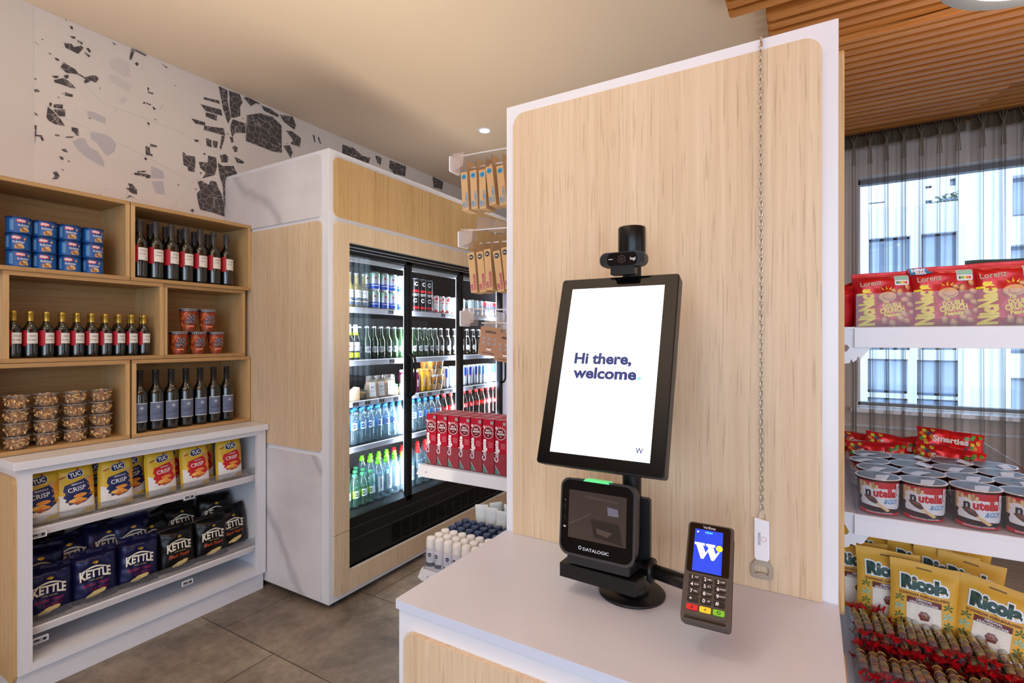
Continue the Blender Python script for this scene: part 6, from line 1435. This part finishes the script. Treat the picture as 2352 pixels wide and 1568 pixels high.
# herb sweet bags
OCH = M('bag_ochre', (222, 166, 56), .5); RGR = M('logo_green', (26, 62, 52), .4); RBRN = M('bag_maroon', (106, 36, 26), .45); RCR = M('bag_cream', (230, 220, 206), .5); LF = M('herb_green', (70, 110, 50), .5); AMBR = M('sweet_amber', (110, 48, 30), .25)
def mk_ric():
    w, h, t = .146, .188, .030; root = empty('herb_sweet_bag'); F = bagf(w, h, t, 21, wr=.0045, top=.14, full=2.5)
    bagmesh(F, w, h, OCH, 22, 24).build('bag_body', root); l = MB(); L = .010
    l.poly(rrect(-.017, .017, h-.017, h-.013, .002, 2), M('slot_shade', (120, 84, 30), .6), onp(F, .0008), L)
    for e, bd, mt in ((.0012, .15, WT), (.0018, .075, RGR)): l.text('Ricola', .042, mt, onp(F, e), y=.136, bold=bd, L=L, fitw=.100 if mt is RGR else .107)
    l.text('MIT', .005, RGR, onp(F, .0014), y=.1165, L=L); l.text('SCHWEIZER ALPENKRÄUTERN', .0085, RBRN, onp(F, .0014), y=.1085, bold=.02, L=L, fitw=.108)
    l.poly([(-.037, .086), (.037, .086), (.037, .101), (-.037, .101)], RBRN, onp(F, .0012), L); l.text('ORIGINAL', .0075, WT, onp(F, .0018), y=.0972, bold=.02, L=L); l.text('KRÄUTERZUCKER', .0075, WT, onp(F, .0018), y=.0900, bold=.02, L=L)
    l.poly([(-.037, .015), (.037, .015), (.037, .086), (-.037, .086)], RCR, onp(F, .0010), L)
    l.poly([(-.012, .060), (-.006, .070), (.006, .071), (.014, .062), (.010, .050), (-.006, .048)], AMBR, onp(F, .0016), L); l.ring(.001, .061, .003, .0055, M('amber_light', (170, 96, 66), .25), onp(F, .002), 12)
    for x in (-.052, .052):
        for j, y in enumerate((.092, .070, .048, .028)):
            for a in (.4, 1.5, 2.6, 3.6, 5.6): l.poly([(x, y), (x+.008*math.cos(a-.3), y+.008*math.sin(a-.3)), (x+.012*math.cos(a), y+.012*math.sin(a)), (x+.008*math.cos(a+.3), y+.008*math.sin(a+.3))], LF if j != 1 else NGR, onp(F, .0014), L)
    l.build('bag_print', root); return root
rk_ = Kind(mk_ric, 'herb sweet bag', 'ochre herb sweet bags in the lowest tray')
YR_ = 1.70
for k, (u, dy, dz, tl) in enumerate([(1975, .075, 0, (-.16, -.02, .05)), (2040, .02, .006, (-.14, .0, .0)), (2118, -.02, .0, (-.16, .04, -.03)), (2262, -.03, -.012, (-.18, .16, -.12))]):
    rk_.put((P(u, 1300, Y=YR_+dy).x, YR_+dy, z3+.055+dz), 'ochre herb sweet bag facing front in the lowest tray, %s of four' % nth(k, 4), tilt=tl)
for k, (u, dy, dz, tl) in enumerate([(1950, .13, .03, (-.15, -.05, .1)), (2010, .12, .02, (-.2, .1, .1)), (2100, .10, .012, (-.22, .1, 0)), (2160, .09, .004, (-.2, .12, 0)), (2215, .08, -.004, (-.22, .15, 0)), (2090, .16, .03, (-.2, -.1, 0)), (2180, .15, .018, (-.25, .2, 0))]):
    rk_.put((P(u, 1300, Y=YR_+dy).x, YR_+dy+.02, z3+.055+dz), 'ochre herb sweet bag crowded behind the front four, %s of seven' % nth(k, 7), tilt=tl)
# fruit sweet rolls
FILM = clear('roll_film', (250, 244, 242), 3.6, .12, (220, 200, 200), .10); TWR = M('twist_red', (196, 12, 30), .35)
def mk_roll(seed):
    def f():
        rg = random.Random(seed); root = empty('sweet_roll'); Lr = .082; r = .0095; n = 12
        cols = [(96, 44, 56), (150, 90, 50), (150, 140, 60), (120, 40, 40), (110, 80, 100), (170, 120, 60), (90, 100, 60)]
        s_ = MB(); rot = Matrix.Rotation(-PI/2, 4, 'X'); K = 16; kk_ = 0
        for k in range(K):
            a = Lr*k/K; c = cols[(k//3+seed) % len(cols)]
            s_.lathe([(r*.80, a+.0006), (r*.92, a+.0016), (r*.92, a+Lr/K-.0012), (r*.80, a+Lr/K-.0002)], M('drop_%s' % 'plum tan olive wine mauve honey sage'.split()[cols.index(c)], c, .35), n, T=rot)
        o = s_.build('sweets', root)
        w_ = MB(); w_.lathe([(r*.5, -.004), (r*1.02, 0), (r*1.02, Lr), (r*.5, Lr+.004)], FILM, n, T=rot)
        for k in range(3): w_.tube([(r*1.04*math.cos(a), Lr*(.25+.25*k), r*1.04*math.sin(a)) for a in [2*PI*j/12 for j in range(12)]], .0005, M('band_gold', (196, 156, 60), .4), 4, closed=True)
        w_.build('film', root)
        for e, sg in ((-.004, -1), (Lr+.004, 1)):
            t = MB(); t.grid(lambda u, v: ((u-.5)*(.010+.026*v), e+sg*(v*.021), .005*math.sin(u*7+seed)*v+.004*v+.002*math.cos(u*15)*v), 8, 3, TWR)
            t.grid(lambda u, v: (.004*math.sin(u*8)*v, e+sg*(v*.018), (u-.4)*(.008+.022*v)), 6, 3, TWR); t.build('red_twist', root)
        return root
    return f
rl = [Kind(mk_roll(s_), 'sweet roll', 'fruit sweet rolls piled in the lowest tray') for s_ in (1, 2, 4)]
rg = random.Random(8); nn = 0
lay = []
for tier, (y0, zz, n_) in enumerate([(.022, .012, 17), (.020, .031, 17), (.018, .050, 16), (.125, .020, 17), (.128, .043, 17), (.130, .066, 16), (.135, .088, 13)]):
    for k in range(n_): lay.append((XA0+.018+k*.0212+rg.uniform(-.003, .003)+(tier % 2)*.008, YG+y0+rg.uniform(-.005, .005), z3+zz+rg.uniform(-.002, .003), rg.uniform(-.10, .16), tier, k, n_))
tn = ['front group, bottom layer', 'front group, middle layer', 'front group, top layer', 'rear group, lowest layer', 'rear group, second layer', 'rear group, third layer', 'rear group, top layer']
for x, y, z, yw, tier, k, n_ in lay:
    if x > XA1-.022: continue
    rl[(k*2+tier) % 3].put((x, y, z), 'clear fruit sweet roll with red twists, %s, %s' % (tn[tier], nth(k, 99)), tilt=(rg.uniform(.02, .12), 0, yw))
MB_ = MB().box(XA0-.01, XA1+.03, YG+.004, YG+.02, .0, .53, M('base_dark', (24, 24, 26), .5)); o = MB_.build('base_panel', rk); o.matrix_parent_inverse = Matrix.Translation((.8, -YG, 0))
